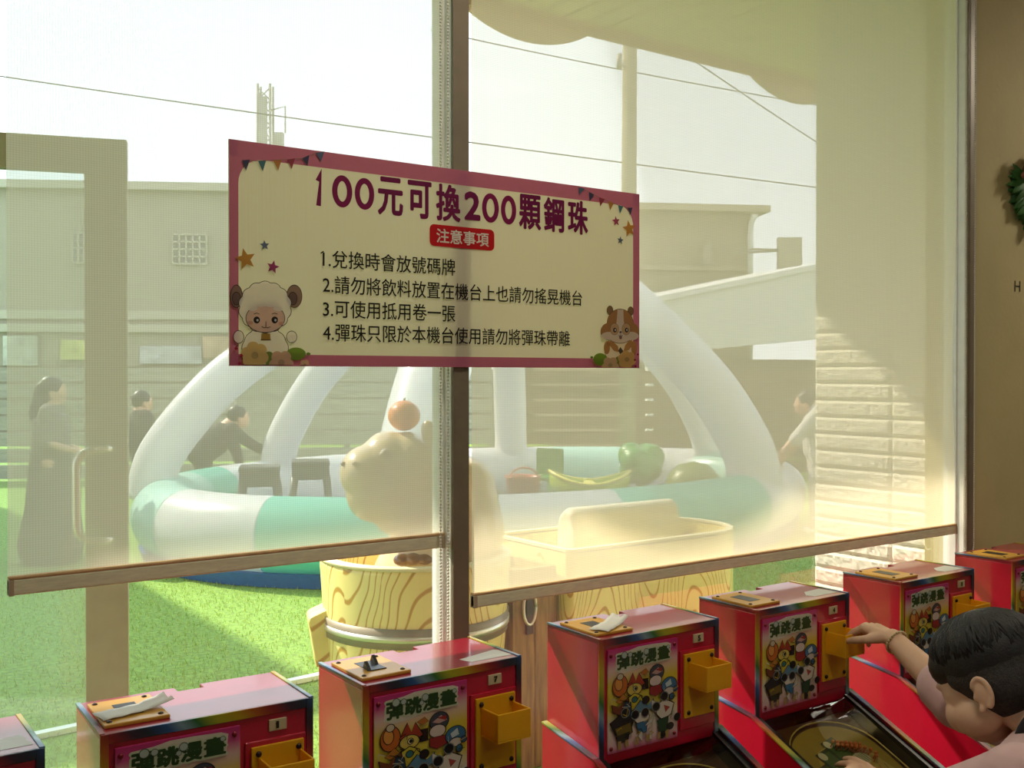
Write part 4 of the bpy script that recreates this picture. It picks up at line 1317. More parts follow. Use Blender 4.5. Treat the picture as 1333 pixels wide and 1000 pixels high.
MB().tube([(0, 0, 0.050), (0.002, 0, 0.060)], 0.004, 8).build('stalk', mat('stalk_green', (0.10, 0.18, 0.03), 0.6, noise=0.1), orange)

# brown plank crate with handle ring, and long tub bench
cr = empty('wooden_crate', (2.30, 1.33, 0)); tag(cr, 'dark brown plank crate with a metal ring between tub and bench', 'crate')
M_PLANK = mat('brown_plank', (0.34, 0.20, 0.07), 0.55, noise=0.45, nscale=10, stretch=(5, 5, 0.5))
for k in range(2):
    MB().box((-0.10 + k * 0.101, -0.14, 0.0), (-0.001 + k * 0.101, -0.12, 0.74)).build('front_plank', M_PLANK, cr, 0.003)
MB().box((-0.10, -0.12, 0.0), (-0.08, 0.14, 0.74)).box((0.08, -0.12, 0.0), (0.10, 0.14, 0.74)).box((-0.08, 0.12, 0), (0.08, 0.14, 0.74)).box((-0.08, -0.12, 0.68), (0.08, 0.12, 0.70)).build('box', M_PLANK, cr, 0.003)
MB().tube([(-0.03 + 0.028 * cos(2 * pi * k / 20), -0.148, 0.60 + 0.065 * sin(2 * pi * k / 20)) for k in range(21)], 0.006, 8).build('ring_handle', M_STEEL, cr)
MB().box((-0.045, -0.150, 0.50), (-0.012, -0.140, 0.70)).build('hasp', mat('dark_iron', (0.06, 0.05, 0.045), 0.4, metal=0.6, noise=0.2), cr, 0.003)

bn = empty('tub_bench', (2.935, 1.40, 0)); tag(bn, 'long pale wooden tub bench with painted grain, right of the window post', 'bench')
def oval(hx, hy, r, n=8):
    pts = []
    for cx, cy, a in ((hx - r, hy - r, 0), (-hx + 0.03, hy - 0.03, pi / 2), (-hx + 0.03, -hy + 0.03, pi), (hx - r, -hy + r, 1.5 * pi)):
        rr = r if cx > 0 else 0.03
        pts += [(cx + rr * cos(a + k * pi / 2 / n), cy + rr * sin(a + k * pi / 2 / n)) for k in range(n + 1)]
    return pts


P0, P1 = oval(0.515, 0.26, 0.24), oval(0.49, 0.235, 0.215)
n = len(P0)
sh = MB()
sh.add([(x, y, 0.0) for x, y in P0] + [(x, y, 0.79) for x, y in P0], [(i, (i + 1) % n, n + (i + 1) % n, n + i) for i in range(n)])
sh.add([(x, y, 0.30) for x, y in P1] + [(x, y, 0.79) for x, y in P1], [((i + 1) % n, i, n + i, n + (i + 1) % n) for i in range(n)])
sh.add([(x, y, 0.45) for x, y in P1], [tuple(range(n))])
sh.build('side_boards', M_GRAINB, bn)
rm = MB()
rm.add([(x, y, 0.785) for x, y in P0] + [(x, y, 0.80) for x, y in P0] + [(x, y, 0.80) for x, y in P1] + [(x, y, 0.785) for x, y in P1],
       [(i, (i + 1) % n, n + (i + 1) % n, n + i) for i in range(n)] + [(n + i, n + (i + 1) % n, 2 * n + (i + 1) % n, 2 * n + i) for i in range(n)] + [(2 * n + i, 2 * n + (i + 1) % n, 3 * n + (i + 1) % n, 3 * n + i) for i in range(n)])
rm.build('rim', M_PALE, bn)
cu = MB()
prof = [(0.02, 0.46), (0.15, 0.46), (0.17, 0.70), (0.16, 0.86), (0.11, 0.905), (0.05, 0.895), (0.03, 0.80)]
cu.prism(prof, -0.25, 0.36, 'x')
cu.build('back_cushion', mat('pale_cushion', (0.80, 0.74, 0.58), 0.6, noise=0.04, bump=0.1, bscale=60), bn, 0.03, 4)

# ------------------------------------------------------------------ yard: fence, buildings, pole, wires
M_SLAT = mat('weathered_slat', (0.40, 0.37, 0.30), 0.7, noise=0.2, nscale=6, stretch=(0.6, 1, 4))
M_SLATSHADE = mat('shaded_slat', (0.20, 0.13, 0.07), 0.7, noise=0.25, nscale=6, stretch=(0.6, 1, 4))  # darker brown puts the shade on the right stretch into the slat colour


def fence(u0, u1, d0, d1, ztop, mt, label, n=7, gap=0.02, posts=4, name='slat_fence'):
    A0, A1 = at(u0, 489, d0), at(u1, 489, d1)
    A0.z = A1.z = 0
    L = (A1 - A0).length
    t = empty(name, A0, atan2(A1.y - A0.y, A1.x - A0.x))
    tag(t, label, 'fence')
    h = ztop / n
    m = MB()
    for k in range(n): m.box((0, -0.012, k * h + gap), (L, 0.012, (k + 1) * h))
    m.build('slat_panel', mt, t)
    for k in range(posts):
        x = L * k / (posts - 1)
        MB().box((x - 0.04, 0.014, 0), (x + 0.04, 0.09, ztop - 0.02)).build('post', mt, t)
    return t


fence(-140, 640, 14.2, 14.8, 1.56, M_SLAT, 'pale grey slat fence behind the pool, left of the window post', 7, 0.034, 5)
fence(650, 1120, 14.9, 15.3, 1.52, M_SLATSHADE, 'slat fence coloured brown for shade behind the pool, right of the window post', 7, 0.034, 4)


def building(u0, u1, d0, d1, ztop, depth, name, label, wall):
    A0, A1 = at(u0, 489, d0), at(u1, 489, d1)
    A0.z = A1.z = 0
    L = (A1 - A0).length
    t = empty(name, A0, atan2(A1.y - A0.y, A1.x - A0.x))
    tag(t, label, 'building')
    MB().box((0, 0, 0), (L, depth, ztop)).build('wall', wall, t)
    return t, L


M_CONC = mat('grey_beige_render', (0.34, 0.30, 0.23), 0.9, noise=0.06, nscale=2)
M_DARKW = mat('dark_window', (0.10, 0.10, 0.09), 0.3, noise=0.1)
t, L = building(-160, 640, 26, 27.5, 6.15, 8, 'long_building', 'long plain building with a grid window behind the slat fence', M_CONC)
MB().box((-0.2, -0.25, 6.15), (L + 0.2, 8.2, 6.35)).build('roof_edge', mat('pale_concrete', (0.46, 0.42, 0.34), 0.9, noise=0.05), t)
MB().box((0, -0.10, 2.88), (L, 0, 3.10)).build('ledge', mat('pale_concrete', (0.46, 0.42, 0.34)), t)
MB().box((0, -0.16, 2.55), (L, 0, 2.75)).build('ledge', mat('pale_concrete', (0.46, 0.42, 0.34)), t)


def bwin(t, x0, z0, x1, z1, nx, nz_, m=None, fm=None):
    f = MB()
    f.box((x0, -0.06, z0), (x1, -0.01, z1)).build('window', m or M_DARKW, t)
    o = t.children[-1] if False else None
    g = MB()
    for k in range(nx + 1): g.box((x0 + (x1 - x0) * k / nx - 0.02, -0.09, z0), (x0 + (x1 - x0) * k / nx + 0.02, -0.061, z1))
    for k in range(nz_ + 1): g.box((x0, -0.09, z0 + (z1 - z0) * k / nz_ - 0.02), (x1, -0.061, z0 + (z1 - z0) * k / nz_ + 0.02))
    g.build('window_grid', fm or mat('pale_concrete', (0.46, 0.42, 0.34)), t)


def tox(t, u, d):   # local x on a facade below picture column u
    A = t.location; q = at(u, 489, d); q.z = 0
    return (q - A).length


bwin(t, tox(t, 226, 26.7), 4.3, tox(t, 270, 26.8), 5.05, 5, 4)
bwin(t, tox(t, 95, 26.4), 4.3, tox(t, 126, 26.5), 5.05, 4, 4)
for u0, u1, c, z0, z1 in ((10, 55, (0.46, 0.46, 0.40), 1.7, 2.45), (82, 126, (0.55, 0.52, 0.16), 1.85, 2.35), (182, 262, (0.46, 0.44, 0.46), 1.75, 2.2), (262, 300, (0.52, 0.34, 0.22), 1.9, 2.45)):
    MB().box((tox(t, u0, 26.5), -0.14, z0), (tox(t, u1, 26.6), -0.03, z1)).build('signboard', mat('signboard_%d' % u0, c, 0.6, noise=0.3, nscale=4), t, 0.01)
MB().box((tox(t, -30, 26), -0.05, 0), (tox(t, 300, 27), -0.005, 1.7)).build('shop_front', mat('dull_brown_front', (0.20, 0.15, 0.10), 0.7, noise=0.2, nscale=2), t)

t, L = building(735, 976, 24, 24.6, 5.25, 7, 'gable_building', 'beige building with a drainpipe at its corner beside the utility pole', mat('beige_render', (0.36, 0.31, 0.20), 0.9, noise=0.05, nscale=2))
MB().box((-0.2, -0.4, 5.25), (L + 0.35, 7.2, 5.40)).build('roof_edge', mat('tan_roof_edge', (0.42, 0.36, 0.24), 0.8, noise=0.05), t)
MB().tube([(L + 0.02, -0.30, 5.22), (L - 0.02, -0.12, 5.0), (L - 0.02, -0.08, 4.7), (L - 0.02, -0.08, 0.1)], 0.07, 10).build('drainpipe', M_WHITE, t)
MB().box((0, -0.08, 3.9), (L, 0, 4.02)).build('ledge', mat('tan_roof_edge', (0.42, 0.36, 0.24)), t)

# white shed roof
A0, A1 = at(820, 489, 18), at(1120, 489, 19.5); A0.z = A1.z = 0
t = empty('white_shed', A0, atan2(A1.y - A0.y, A1.x - A0.x)); tag(t, 'white shed with a sloping roof edge behind the pool arch', 'shed')
L = (A1 - A0).length
M_SHED = mat('white_sheet_metal', (0.86, 0.84, 0.80), 0.5, noise=0.03, trans=0.2)
za, zb_ = 2.62, 3.60
MB().prism([(0, 1.78), (L, 2.20), (L, zb_), (0, za)], 0, 0.12, 'y').build('roof_side', M_SHED, t)
MB().prism([(0, za), (L, zb_), (L, zb_ + 0.1), (0, za + 0.1)], -0.05, 5, 'y').build('roof_panel', M_SHED, t)
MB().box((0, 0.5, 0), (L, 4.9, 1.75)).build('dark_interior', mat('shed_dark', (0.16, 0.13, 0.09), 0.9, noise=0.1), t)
for x in (0.4, L * 0.33, L - 0.5): MB().box((x - 0.06, 0.02, 0), (x + 0.06, 0.11, 2.3)).build('post', M_SHED, t)

# sign box on a bracket
q0, q1 = at(1013, 345, 20), at(1043, 340, 20)
sb = empty('sign_box', at(1028, 338, 23.8), -YAW); tag(sb, 'blank grey sign box on a long bracket beside the beige building', 'sign')
MB().box((-0.28, -0.08, -0.47), (0.26, 0.08, 0.50)).build('box', mat('grey_sign_face', (0.42, 0.38, 0.27), 0.6, noise=0.05), sb, 0.01)
a = at(975, 326, 20) - at(1028, 338, 20)
Rinv = Matrix.Rotation(YAW, 4, 'Z')
for dz in (0.0, -0.10):
    MB().tube([(-0.28, 0, 0.22 + dz * 0.2), (-1.86, 0, 0.24 + dz * 1.6 + 0.03)], 0.026, 8).build('bracket', mat('grey_bracket', (0.30, 0.27, 0.20), 0.6, noise=0.1), sb)
MB().box((-1.98, -0.1, -0.1), (-1.80, 0.42, 0.34)).build('wall_clamp', mat('grey_bracket', (0.3, 0.27, 0.2)), sb)

pb = at(816, 489, 13.2); pb.z = 0
pole = empty('utility_pole', pb); tag(pole, 'tall grey concrete utility pole behind the right blind', 'utility pole')
MB().tube([(0, 0, 0), (0.06, 0, 7.0)], [0.11, 0.085], 18).build('shaft', mat('pole_concrete', (0.34, 0.30, 0.20), 0.9, noise=0.08), pole)
MB().tube([(-0.14, 0, 5.35), (0.05, 0, 5.35)], 0.02, 8).tube([(-0.13, 0, 5.30), (-0.13, 0, 5.48)], 0.035, 8).build('insulator', mat('pole_insulator', (0.4, 0.38, 0.33), 0.5, noise=0.05), pole)

M_WIRE = mat('dark_wire', (0.10, 0.10, 0.09), 0.6, noise=0.1)
def wire(P, r, label):
    pts = [Vector(p) for p in P]
    m = MB().tube(pts, r, 6)
    tag(m.build('power_line', M_WIRE), label, 'cable', 'overhead cables')


def sag(p, q, s, n=14): return [Vector(p).lerp(Vector(q), k / n) - UP * (s * 4 * (k / n) * (1 - k / n)) for k in range(n + 1)]


wire(sag(at(-120, 82, 20), at(1140, 254, 20), 0.06), 0.012, 'lowest overhead cable running from the upper left across both blinds')
wire(sag(at(560, 40, 15), at(1140, 150, 15), 0.05), 0.008, 'overhead cable tied to the insulator of the utility pole')
wire(sag(at(819, 22, 13.2), at(1120, 222, 17), 0.03), 0.009, 'overhead cable falling steeply right of the utility pole')

tw = at(346, 489, 55); tw.z = 0
t = empty('telecom_tower', tw, -YAW); tag(t, 'slim lattice telecom mast above the long building roof', 'mast')
M_TW = mat('mast_grey', (0.36, 0.34, 0.28), 0.7, noise=0.1)
H = 16.7
for sx in (-0.32, 0.32):
    for sy in (-0.32, 0.32): MB().tube([(sx * 1.3, sy * 1.3, 0), (sx, sy, H)], 0.07, 6).build('mast_leg', M_TW, t)
b = MB()
for k in range(22):
    z = 2 + k * (H - 2.2) / 22
    for sx in (-1, 1):
        b.tube([(-0.34 * sx, -0.34, z), (0.34 * sx, -0.34, z + 0.65)], 0.035, 5)
        b.tube([(-0.34, -0.34 * sx, z), (-0.34, 0.34 * sx, z + 0.65)], 0.035, 5)
b.build('lattice', M_TW, t)
MB().box((0.45, -0.2, 12.2), (0.95, 0.2, 14.2)).build('antenna', M_TW, t)
MB().box((-0.25, -0.5, 13.0), (0.2, -0.4, 16.0)).build('antenna', M_TW, t)
MB().tube([(0.3, 0, 15.4), (1.05, 0, 15.6), (1.05, 0, 14.2)], 0.04, 6).build('antenna_arm', M_TW, t)

# ------------------------------------------------------------------ people in the yard
M_SK = mat('skin', (0.62, 0.36, 0.22), 0.5, noise=0.06, nscale=30, sss=0.08)
M_HAIR = mat('black_hair', (0.012, 0.011, 0.010), 0.45, noise=0.3, nscale=90, stretch=(1, 1, 0.15))


def figure(name, base, rz, label, J, top, bottom, shoe, dress=None, hair_long=0.0, mtop=None, mbot=None):
    """small clothed figure from joint positions; x forward of the person = +y"""
    t = empty('person', base, rz)
    tag(t, label, 'person')
    b = MB()
    hd = Vector(J['head'])
    b.ell(hd, (0.075, 0.095, 0.112), 18, 12)
    b.ell(hd + Vector((0, 0.05, -0.055)), (0.045, 0.045, 0.045), 12, 8)
    b.ell(hd + Vector((0, 0.098, -0.015)), (0.012, 0.016, 0.016), 10, 8)
    for s in (-1, 1): b.ell(hd + Vector((s * 0.076, 0.0, -0.01)), (0.012, 0.02, 0.03), 10, 8)
    b.limb([hd - Vector((0, 0.02, 0.06)), J['neck']], [0.05, 0.055])
    b.limb([J['neck'], J['chest'], J['hip']], [0.09, 0.125, 0.12])
    for s in 'lr':
        b.limb([J['sh' + s], J['el' + s], J['wr' + s]], [0.05, 0.042, 0.03])
        w, e = Vector(J['wr' + s]), Vector(J['el' + s])
        dd_ = (w - e).normalized(); sd = dd_.cross(UP).normalized() if abs(dd_.z) < 0.9 else Vector((1, 0, 0))
        b.ell(w + dd_ * 0.045, 0.036, 12, 8)
        for k in range(4):
            q = w + dd_ * 0.07 + sd * (-0.027 + 0.018 * k)
            b.limb([q, q + dd_ * 0.035, q + dd_ * (0.062 - 0.008 * abs(k - 1)) - UP * 0.008], [0.011, 0.010, 0.009], 8)
        b.limb([w + dd_ * 0.02 + sd * 0.03, w + dd_ * 0.055 + sd * 0.055], [0.013, 0.010], 8)
        b.limb([J['hj' + s], J['kn' + s], J['an' + s]], [0.085, 0.06, 0.042])
        a = Vector(J['an' + s])
        b.limb([a, a + Vector((0, 0.10, -0.05))], [0.042, 0.035])
    organic('body', b, M_SK, t, 0.009, 3)
    c = MB()
    c.limb([Vector(J['neck']) - Vector((0, 0, 0.03)), J['chest'], J['hip']], [0.105, 0.150, 0.145])
    for s in 'lr': c.limb([J['sh' + s], Vector(J['sh' + s]).lerp(Vector(J['el' + s]), 0.95) if not mtop else J['el' + s]] + ([Vector(J['el' + s]).lerp(Vector(J['wr' + s]), 0.9)] if mtop else []), [0.068, 0.058] + ([0.046] if mtop else []))
    organic('shirt', c, top, t, 0.010, 5)
    c = MB()
    if dress:
        c.limb([J['hip'], (Vector(J['knl']) + Vector(J['knr'])) / 2, (Vector(J['anl']) + Vector(J['anr'])) / 2 + UP * 0.06], [0.155, 0.20, 0.245])
        organic('skirt', c, bottom, t, 0.011, 4)
    else:
        for s in 'lr': c.limb([J['hj' + s], J['kn' + s], Vector(J['an' + s]) + UP * 0.03], [0.105, 0.08, 0.065])
        c.ell(J['hip'], (0.15, 0.12, 0.11))
        organic('trousers', c, bottom, t, 0.011, 4)
    for s in 'lr':
        a = Vector(J['an' + s])
        m = MB().limb([a + Vector((0, -0.02, -0.045)), a + Vector((0, 0.12, -0.055))], [0.048, 0.040])
        organic('shoe', m, shoe, t, 0.008, 3)
    h = MB()
    h.ell(hd + Vector((0, -0.018, 0.028)), (0.086, 0.100, 0.105), 18, 12)
    if hair_long:
        h.limb([hd + Vector((0, -0.05, 0.02)), hd + Vector((0, -0.085, -0.14)), hd + Vector((0, -0.10, -hair_long))], [0.085, 0.09, 0.05])
    organic('hair', h, M_HAIR, t, 0.009, 3)
    return t


def stand(h=1.0, **k):
    J = dict(head=(0, 0.02, 1.50), neck=(0, 0, 1.36), chest=(0, 0, 1.20), hip=(0, 0, 0.92),
             shl=(-0.17, 0, 1.33), shr=(0.17, 0, 1.33), ell=(-0.21, -0.02, 1.07), elr=(0.21, -0.02, 1.07), wrl=(-0.20, 0.08, 0.86), wrr=(0.20, 0.08, 0.86),
             hjl=(-0.09, 0, 0.88), hjr=(0.09, 0, 0.88), knl=(-0.09, 0.01, 0.48), knr=(0.09, 0.01, 0.48), anl=(-0.09, 0, 0.10), anr=(0.09, 0, 0.10))
    J.update(k)
    return {a: tuple(q * h for q in b) for a, b in J.items()}


cloth = lambda n, c: mat(n, c, 0.85, noise=0.12, nscale=12, bump=0.15, bscale=30)
M_BROWNC = cloth('dark_brown_cloth', (0.10, 0.075, 0.055))
M_GREYC = cloth('grey_brown_cloth', (0.20, 0.17, 0.15))
M_DARKC = cloth('charcoal_cloth', (0.035, 0.032, 0.03))
pb = at(66, 489, 8.1); pb.z = 0
figure('w', pb, -YAW - radians(75), 'person with long dark hair in a long dark dress behind the glass door', stand(0.88, wrl=(-0.12, 0.20, 0.98), wrr=(0.12, 0.22, 0.98)), M_GREYC, M_BROWNC, M_WHITE, True, 0.48)
pb = at(272, 489, 10.45); pb.z = 0
figure('m', pb, -YAW - radians(70), 'person in a dark jacket leaning over the pool edge with one arm stretched down',
       stand(0.80, head=(0.02, 0.36, 1.28), neck=(0, 0.26, 1.18), chest=(0, 0.14, 1.04), hip=(0, -0.10, 0.86), shl=(-0.17, 0.26, 1.15), shr=(0.17, 0.26, 1.15), ell=(-0.19, 0.46, 0.98), elr=(0.20, 0.30, 0.90),
             wrl=(-0.15, 0.76, 0.80), wrr=(0.16, 0.36, 0.70), hjl=(-0.09, -0.10, 0.84), hjr=(0.09, -0.10, 0.84), knl=(-0.10, -0.02, 0.46), knr=(0.10, -0.04, 0.46), anl=(-0.10, -0.06, 0.10), anr=(0.10, -0.10, 0.10)),
       M_DARKC, M_DARKC, M_DARKC, mtop=True)
pb = at(184, 489, 10.9); pb.z = 0
figure('n', pb, -YAW - radians(60), 'person in dark clothes half hidden behind the left pool arch', stand(0.78), M_DARKC, M_DARKC, M_DARKC, mtop=True)
pb = at(1066, 489, 9.6); pb.z = 0
figure('r', pb, -YAW + radians(80), 'person in pale clothes at the pool edge mostly hidden by the block wall', stand(0.85, head=(0.02, 0.14, 1.40), wrl=(-0.15, 0.50, 0.76), ell=(-0.17, 0.28, 1.0), wrr=(0.16, 0.42, 0.72), elr=(0.18, 0.2, 0.98)), cloth('pale_cloth', (0.62, 0.58, 0.52)), cloth('pale_cloth', (0.62, 0.58, 0.52)), M_WHITE)

# ------------------------------------------------------------------ boy playing at the machine
boy = empty('person', (1.90, -1.06, 0))
tag(boy, 'young boy with short black hair and pink T-shirt reaching into the amber cup', 'person')
BO = Vector((1.90, -1.06, 0))
HC = at(1294, 889, 2.0)                     # head centre
HS = 1.13
HR = Euler((radians(-24), radians(0), radians(-3)), 'XYZ').to_matrix().to_4x4()     # pitched down over the table
HM = Matrix.Translation(HC - BO) @ HR @ Matrix.Scale(HS, 4)


def hp(x, y, z): return HM @ Vector((x, y, z if z > -0.03 else -0.03 + (z + 0.03) * 0.72))


M_BSK = mat('boy_skin', (0.74, 0.47, 0.31), 0.5, noise=0.05, nscale=25, sss=0.10)
b = MB()
H3 = HR.copy()


def he(c, r): b.ell(hp(*c), tuple(q * HS for q in r), 22, 14, 0, H3)


he((0, -0.010, 0.025), (0.072, 0.088, 0.078))
he((0, 0.030, -0.005), (0.064, 0.060, 0.070))
he((0, 0.036, -0.050), (0.052, 0.050, 0.050))
he((0, 0.052, -0.078), (0.026, 0.026, 0.020))
for s in (-1, 1):
    he((s * 0.034, 0.050, -0.045), (0.030, 0.032, 0.032))
    he((s * 0.026, 0.072, 0.012), (0.022, 0.016, 0.010))
    he((s * 0.041, 0.022, -0.050), (0.029, 0.046, 0.036))
    # ear: dish and rim
    he((s * 0.072, -0.026, -0.012), (0.008, 0.016, 0.024))
    pts = [hp(s * 0.0765, -0.028 - 0.017 * sin(radians(-60 + k * 22)), -0.012 + 0.025 * cos(radians(-60 + k * 22))) for k in range(11)]
    b.limb(pts, [0.0045 * HS] * 11, 8)
    b.ell(hp(s * 0.075, -0.018, -0.038), (0.006, 0.008, 0.009), 10, 8)
    b.ell(hp(s * 0.074, -0.012, -0.016), (0.005, 0.006, 0.008), 10, 8)
he((0, 0.088, -0.018), (0.010, 0.012, 0.022))
he((0, 0.097, -0.028), (0.012, 0.012, 0.010))
for s in (-1, 1): he((s * 0.011, 0.090, -0.031), (0.007, 0.008, 0.006))
he((0, 0.084, -0.050), (0.018, 0.010, 0.006))
he((0, 0.081, -0.059), (0.015, 0.010, 0.006))
neck0, neck1 = hp(0, -0.030, -0.045), Vector((-0.01, 0.10, 0.785))
b.limb([neck0, neck0.lerp(neck1, 0.6), neck1], [0.045, 0.043, 0.050], 18)
shL, shR = Vector((-0.145, 0.12, 0.745)), Vector((0.115, 0.185, 0.755))
hip = Vector((0.0, -0.09, 0.50))
b.limb([neck1, Vector((-0.01, 0.06, 0.70)), Vector((0, -0.03, 0.58)), hip], [0.065, 0.095, 0.10, 0.10], 20)
# right arm to the cup, left arm to the table glass
elR = Vector((0.118, 0.395, 0.768)); wrR = at(1163, 832, 2.36) - BO
shR2 = shR
elL = Vector((-0.175, 0.30, 0.635)); wrL = at(1152, 1030, 2.15) - BO
b.limb([Vector((0.02, 0.11, 0.745)), shR, elR, elR.lerp(wrR, 0.55), wrR], [0.05, 0.045, 0.034, 0.030, 0.022], 16)
b.limb([Vector((-0.04, 0.09, 0.745)), shL, elL, elL.lerp(wrL, 0.55), wrL], [0.05, 0.045, 0.034, 0.030, 0.022], 16)


def hand(wr, d, back, thumb_side, fingers, L=0.125):
    """palm and five fingers; d = direction of the fingers, back = out of the back of the hand"""
    d = d.normalized(); back = (back - d * back.dot(d)).normalized()
    sd = d.cross(back) * thumb_side            # towards the thumb
    k = L / 0.125
    for i in range(4):
        o = (0.022 - 0.0148 * i) * k
        kn = wr + d * (0.060 - 0.004 * abs(i - 1)) * k + sd * o + back * 0.002
        b.limb([wr + sd * o * 0.5, kn], [0.0135 * k, 0.0105 * k], 12)
        a1, a2, a3 = fingers[i]
        p, ang_ = kn, 0.0
        ln_ = [0.030, 0.020, 0.015]
        sc = (0.95, 1.05, 0.98, 0.78)[i]
        pts, rs = [kn], [0.0086 * k]
        for j, a in enumerate((a1, a2, a3)):
            ang_ += a
            p = p + (d * cos(ang_) - back * sin(ang_) + sd * 0.08 * (1.2 - i)).normalized() * ln_[j] * sc * k
            pts.append(p); rs.append((0.0078, 0.0070, 0.0058)[j] * k)
        b.limb(pts, rs, 12)
    t0 = wr + d * 0.018 * k + sd * 0.020 * k - back * 0.004
    t1 = t0 + (d * 0.55 + sd * 0.75 - back * 0.35).normalized() * 0.030 * k
    t2 = t1 + (d * 0.95 + sd * 0.15 - back * 0.45).normalized() * 0.024 * k
    t3 = t2 + (d * 0.95 - sd * 0.05 - back * 0.5).normalized() * 0.016 * k
    b.limb([t0, t1, t2, t3], [0.0135 * k, 0.0095 * k, 0.0085 * k, 0.0068 * k], 12)
    b.ell(wr + d * 0.035 * k - back * 0.004, 0.020 * k, 14, 10)


tipR = at(1098, 829, 2.46) - BO
hand(wrR, (at(1118, 812, 2.43) - BO) - wrR, Vector((0.1, 0.1, 1)), -1, [(0.75, 0.35, 0.2), (0.70, 0.40, 0.25), (0.80, 0.45, 0.3), (0.95, 0.5, 0.3)], 0.135)
hand(wrL, Vector((-0.15, 1.0, 0.42)), Vector((-0.3, -0.35, 1)), 1, [(0.25, 0.35, 0.2), (0.35, 0.40, 0.25), (0.5, 0.5, 0.3), (0.6, 0.5, 0.3)], 0.125)
# legs
for s in (-1, 1):
    kn = Vector((s * 0.075, -0.03, 0.28)); an = Vector((s * 0.08, -0.06, 0.06))
    b.limb([hip + Vector((s * 0.06, 0, -0.02)), kn, an], [0.075, 0.05, 0.034], 16)
    b.limb([an, an + Vector((0, 0.08, -0.025))], [0.034, 0.028], 14)
organic('body', b, M_BSK, boy, 0.0026, 11)

# hair: close-cropped sides, longer cap with fringe
b = MB()
he((0, -0.016, 0.026), (0.0765, 0.092, 0.080))
he((0, -0.034, 0.000), (0.0745, 0.074, 0.066))
for s in (-1, 1): he((s * 0.050, 0.012, 0.020), (0.0235, 0.034, 0.030))
M_FADE = mat('short_black_hair', (0.028, 0.022, 0.019), 0.6, noise=0.5, nscale=160, bump=0.5, bscale=350)
organic('cropped_hair', b, M_FADE, boy, 0.004, 3)
M_BH = mat('boy_black_hair', (0.014, 0.013, 0.013), 0.55, noise=0.4, nscale=60, bump=0.25, bscale=300)
b = MB()
he((0, -0.012, 0.044), (0.0805, 0.096, 0.073))
he((0, 0.032, 0.040), (0.070, 0.066, 0.050))
cap = MB(); cap.v, cap.f = b.v, b.f
rg = random.Random(12)
for k in range(420):
    a = rg.uniform(0, 2 * pi)
    # strands run from the crown whorl down to the hairline
    e0, e1 = rg.uniform(0.05, 0.8), None
    front = max(0, cos(a))
    e1 = 1.42 + 0.10 * front + rg.uniform(-0.10, 0.10)
    pts, rs = [], []
    for j in range(6):
        t_ = j / 5
        e = e0 + (e1 - e0) * t_
        aa = a + 0.25 * t_ * sin(a * 2 + k)
        q = 1.0 + 0.03 * sin(pi * t_) - 0.03 * t_ ** 3
        pts.append(hp(0.0815 * q * sin(e) * sin(aa), -0.010 + (0.097 + 0.004 * front) * q * sin(e) * cos(aa), 0.042 + 0.076 * q * cos(e)))
        rs.append((0.0034 * (1 - 0.75 * t_ ** 2) + 0.0004) * HS)
    cap.tube(pts, rs, 5)
o = MB(); o.v, o.f = cap.v, cap.f; o.mi = [0] * len(o.f); o.sm = [True] * len(o.f)
o.build('hair_cap', M_BH, boy)
# eyes, brows (mostly turned away)
for s in (-1, 1):
    MB().ell(hp(s * 0.028, 0.070, -0.004), (0.010, 0.010, 0.007), 14, 10).build('eye', mat('dark_eye', (0.02, 0.015, 0.012), 0.15, noise=0.05, coat=0.8), boy)
    MB().tube([hp(s * 0.014, 0.085, 0.014), hp(s * 0.030, 0.080, 0.019), hp(s * 0.046, 0.066, 0.014)], [0.002, 0.0028, 0.0015], 8).build('eyebrow', M_BH, boy)
    MB().tube([hp(s * 0.018, 0.080, -0.002), hp(s * 0.030, 0.078, 0.000), hp(s * 0.042, 0.069, -0.003), hp(s * 0.050, 0.062, -0.007)], [0.001, 0.0016, 0.0016, 0.0008], 6).build('eyelash', M_BH, boy)

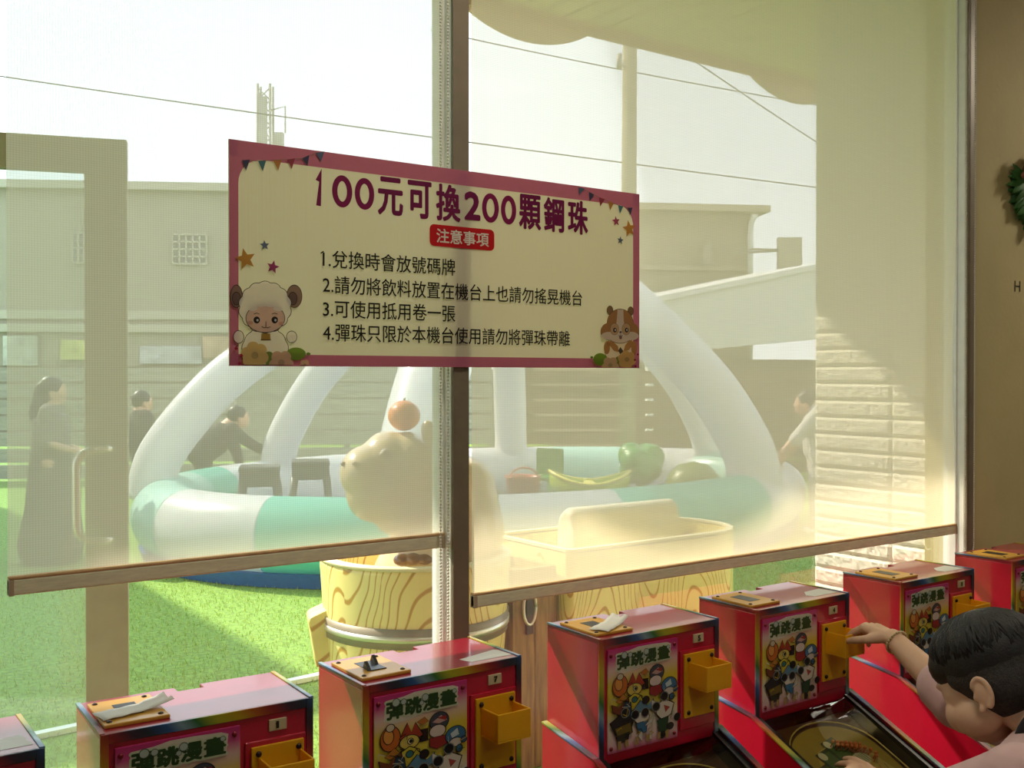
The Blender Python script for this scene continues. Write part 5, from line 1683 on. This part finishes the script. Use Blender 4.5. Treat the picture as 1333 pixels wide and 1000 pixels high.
M_PK = mat('dusty_pink_cotton', (0.66, 0.43, 0.42), 0.85, noise=0.06, nscale=8, bump=0.25, bscale=14, sheen=0.2)
b = MB()
b.limb([neck1 + Vector((0, -0.02, -0.05)), Vector((-0.01, 0.05, 0.69)), Vector((0, -0.04, 0.58)), hip + Vector((0, 0, -0.02))], [0.098, 0.128, 0.128, 0.125], 22)
b.limb([Vector((0.02, 0.10, 0.728)), shR, shR.lerp(elR, 0.5), elR, elR.lerp(wrR, 0.22)], [0.062, 0.064, 0.058, 0.056, 0.053], 20)
b.limb([Vector((-0.05, 0.085, 0.725)), shL, shL.lerp(elL, 0.5), shL.lerp(elL, 0.92)], [0.064, 0.068, 0.060, 0.056], 20)
b.limb([shL, shR], [0.062, 0.060], 20)
organic('t_shirt', b, M_PK, boy, 0.0045, 9)
ring = MB()
cc = neck0.lerp(neck1, 0.52)
ax = (neck0 - neck1).normalized()
e1 = ax.cross(Vector((1, 0, 0))).normalized(); e2 = ax.cross(e1)
ring.tube([cc + (e1 * cos(2 * pi * k / 28) + e2 * sin(2 * pi * k / 28)) * 0.060 for k in range(29)], 0.0105, 10, 0, True, (1.0, 0.8))
ring.build('collar', mat('navy_rib_collar', (0.015, 0.016, 0.022), 0.8, noise=0.1), boy)
b = MB()
for s in (-1, 1): b.limb([hip + Vector((s * 0.06, 0, -0.01)), Vector((s * 0.075, -0.03, 0.30))], [0.10, 0.08], 20)
b.ell(hip, (0.13, 0.11, 0.10))
organic('shorts', b, mat('dark_shorts', (0.03, 0.035, 0.05), 0.85, noise=0.1), boy, 0.006, 4)
for s in (-1, 1):
    a = Vector((s * 0.08, -0.06, 0.06))
    m = MB().limb([a + Vector((0, -0.02, -0.02)), a + Vector((0, 0.085, -0.026))], [0.038, 0.033], 16)
    organic('shoe', m, M_WHITE, boy, 0.005, 3)
# bead bracelet
bc = wrR + (elR - wrR).normalized() * 0.014
bd = (elR - wrR).normalized(); f1 = bd.cross(UP).normalized(); f2 = bd.cross(f1)
br = empty('bracelet', BO + bc); br.parent = None
m = MB()
for k in range(26):
    a = 2 * pi * k / 26
    m.ell((f1 * cos(a) * 0.0245 + f2 * sin(a) * 0.0285), 0.0032, 8, 6)
bpy.data.objects.remove(br)
bo = m.build('bracelet', mat('pale_gold_beads', (0.62, 0.48, 0.26), 0.35, noise=0.2), boy)
bo.location = bc
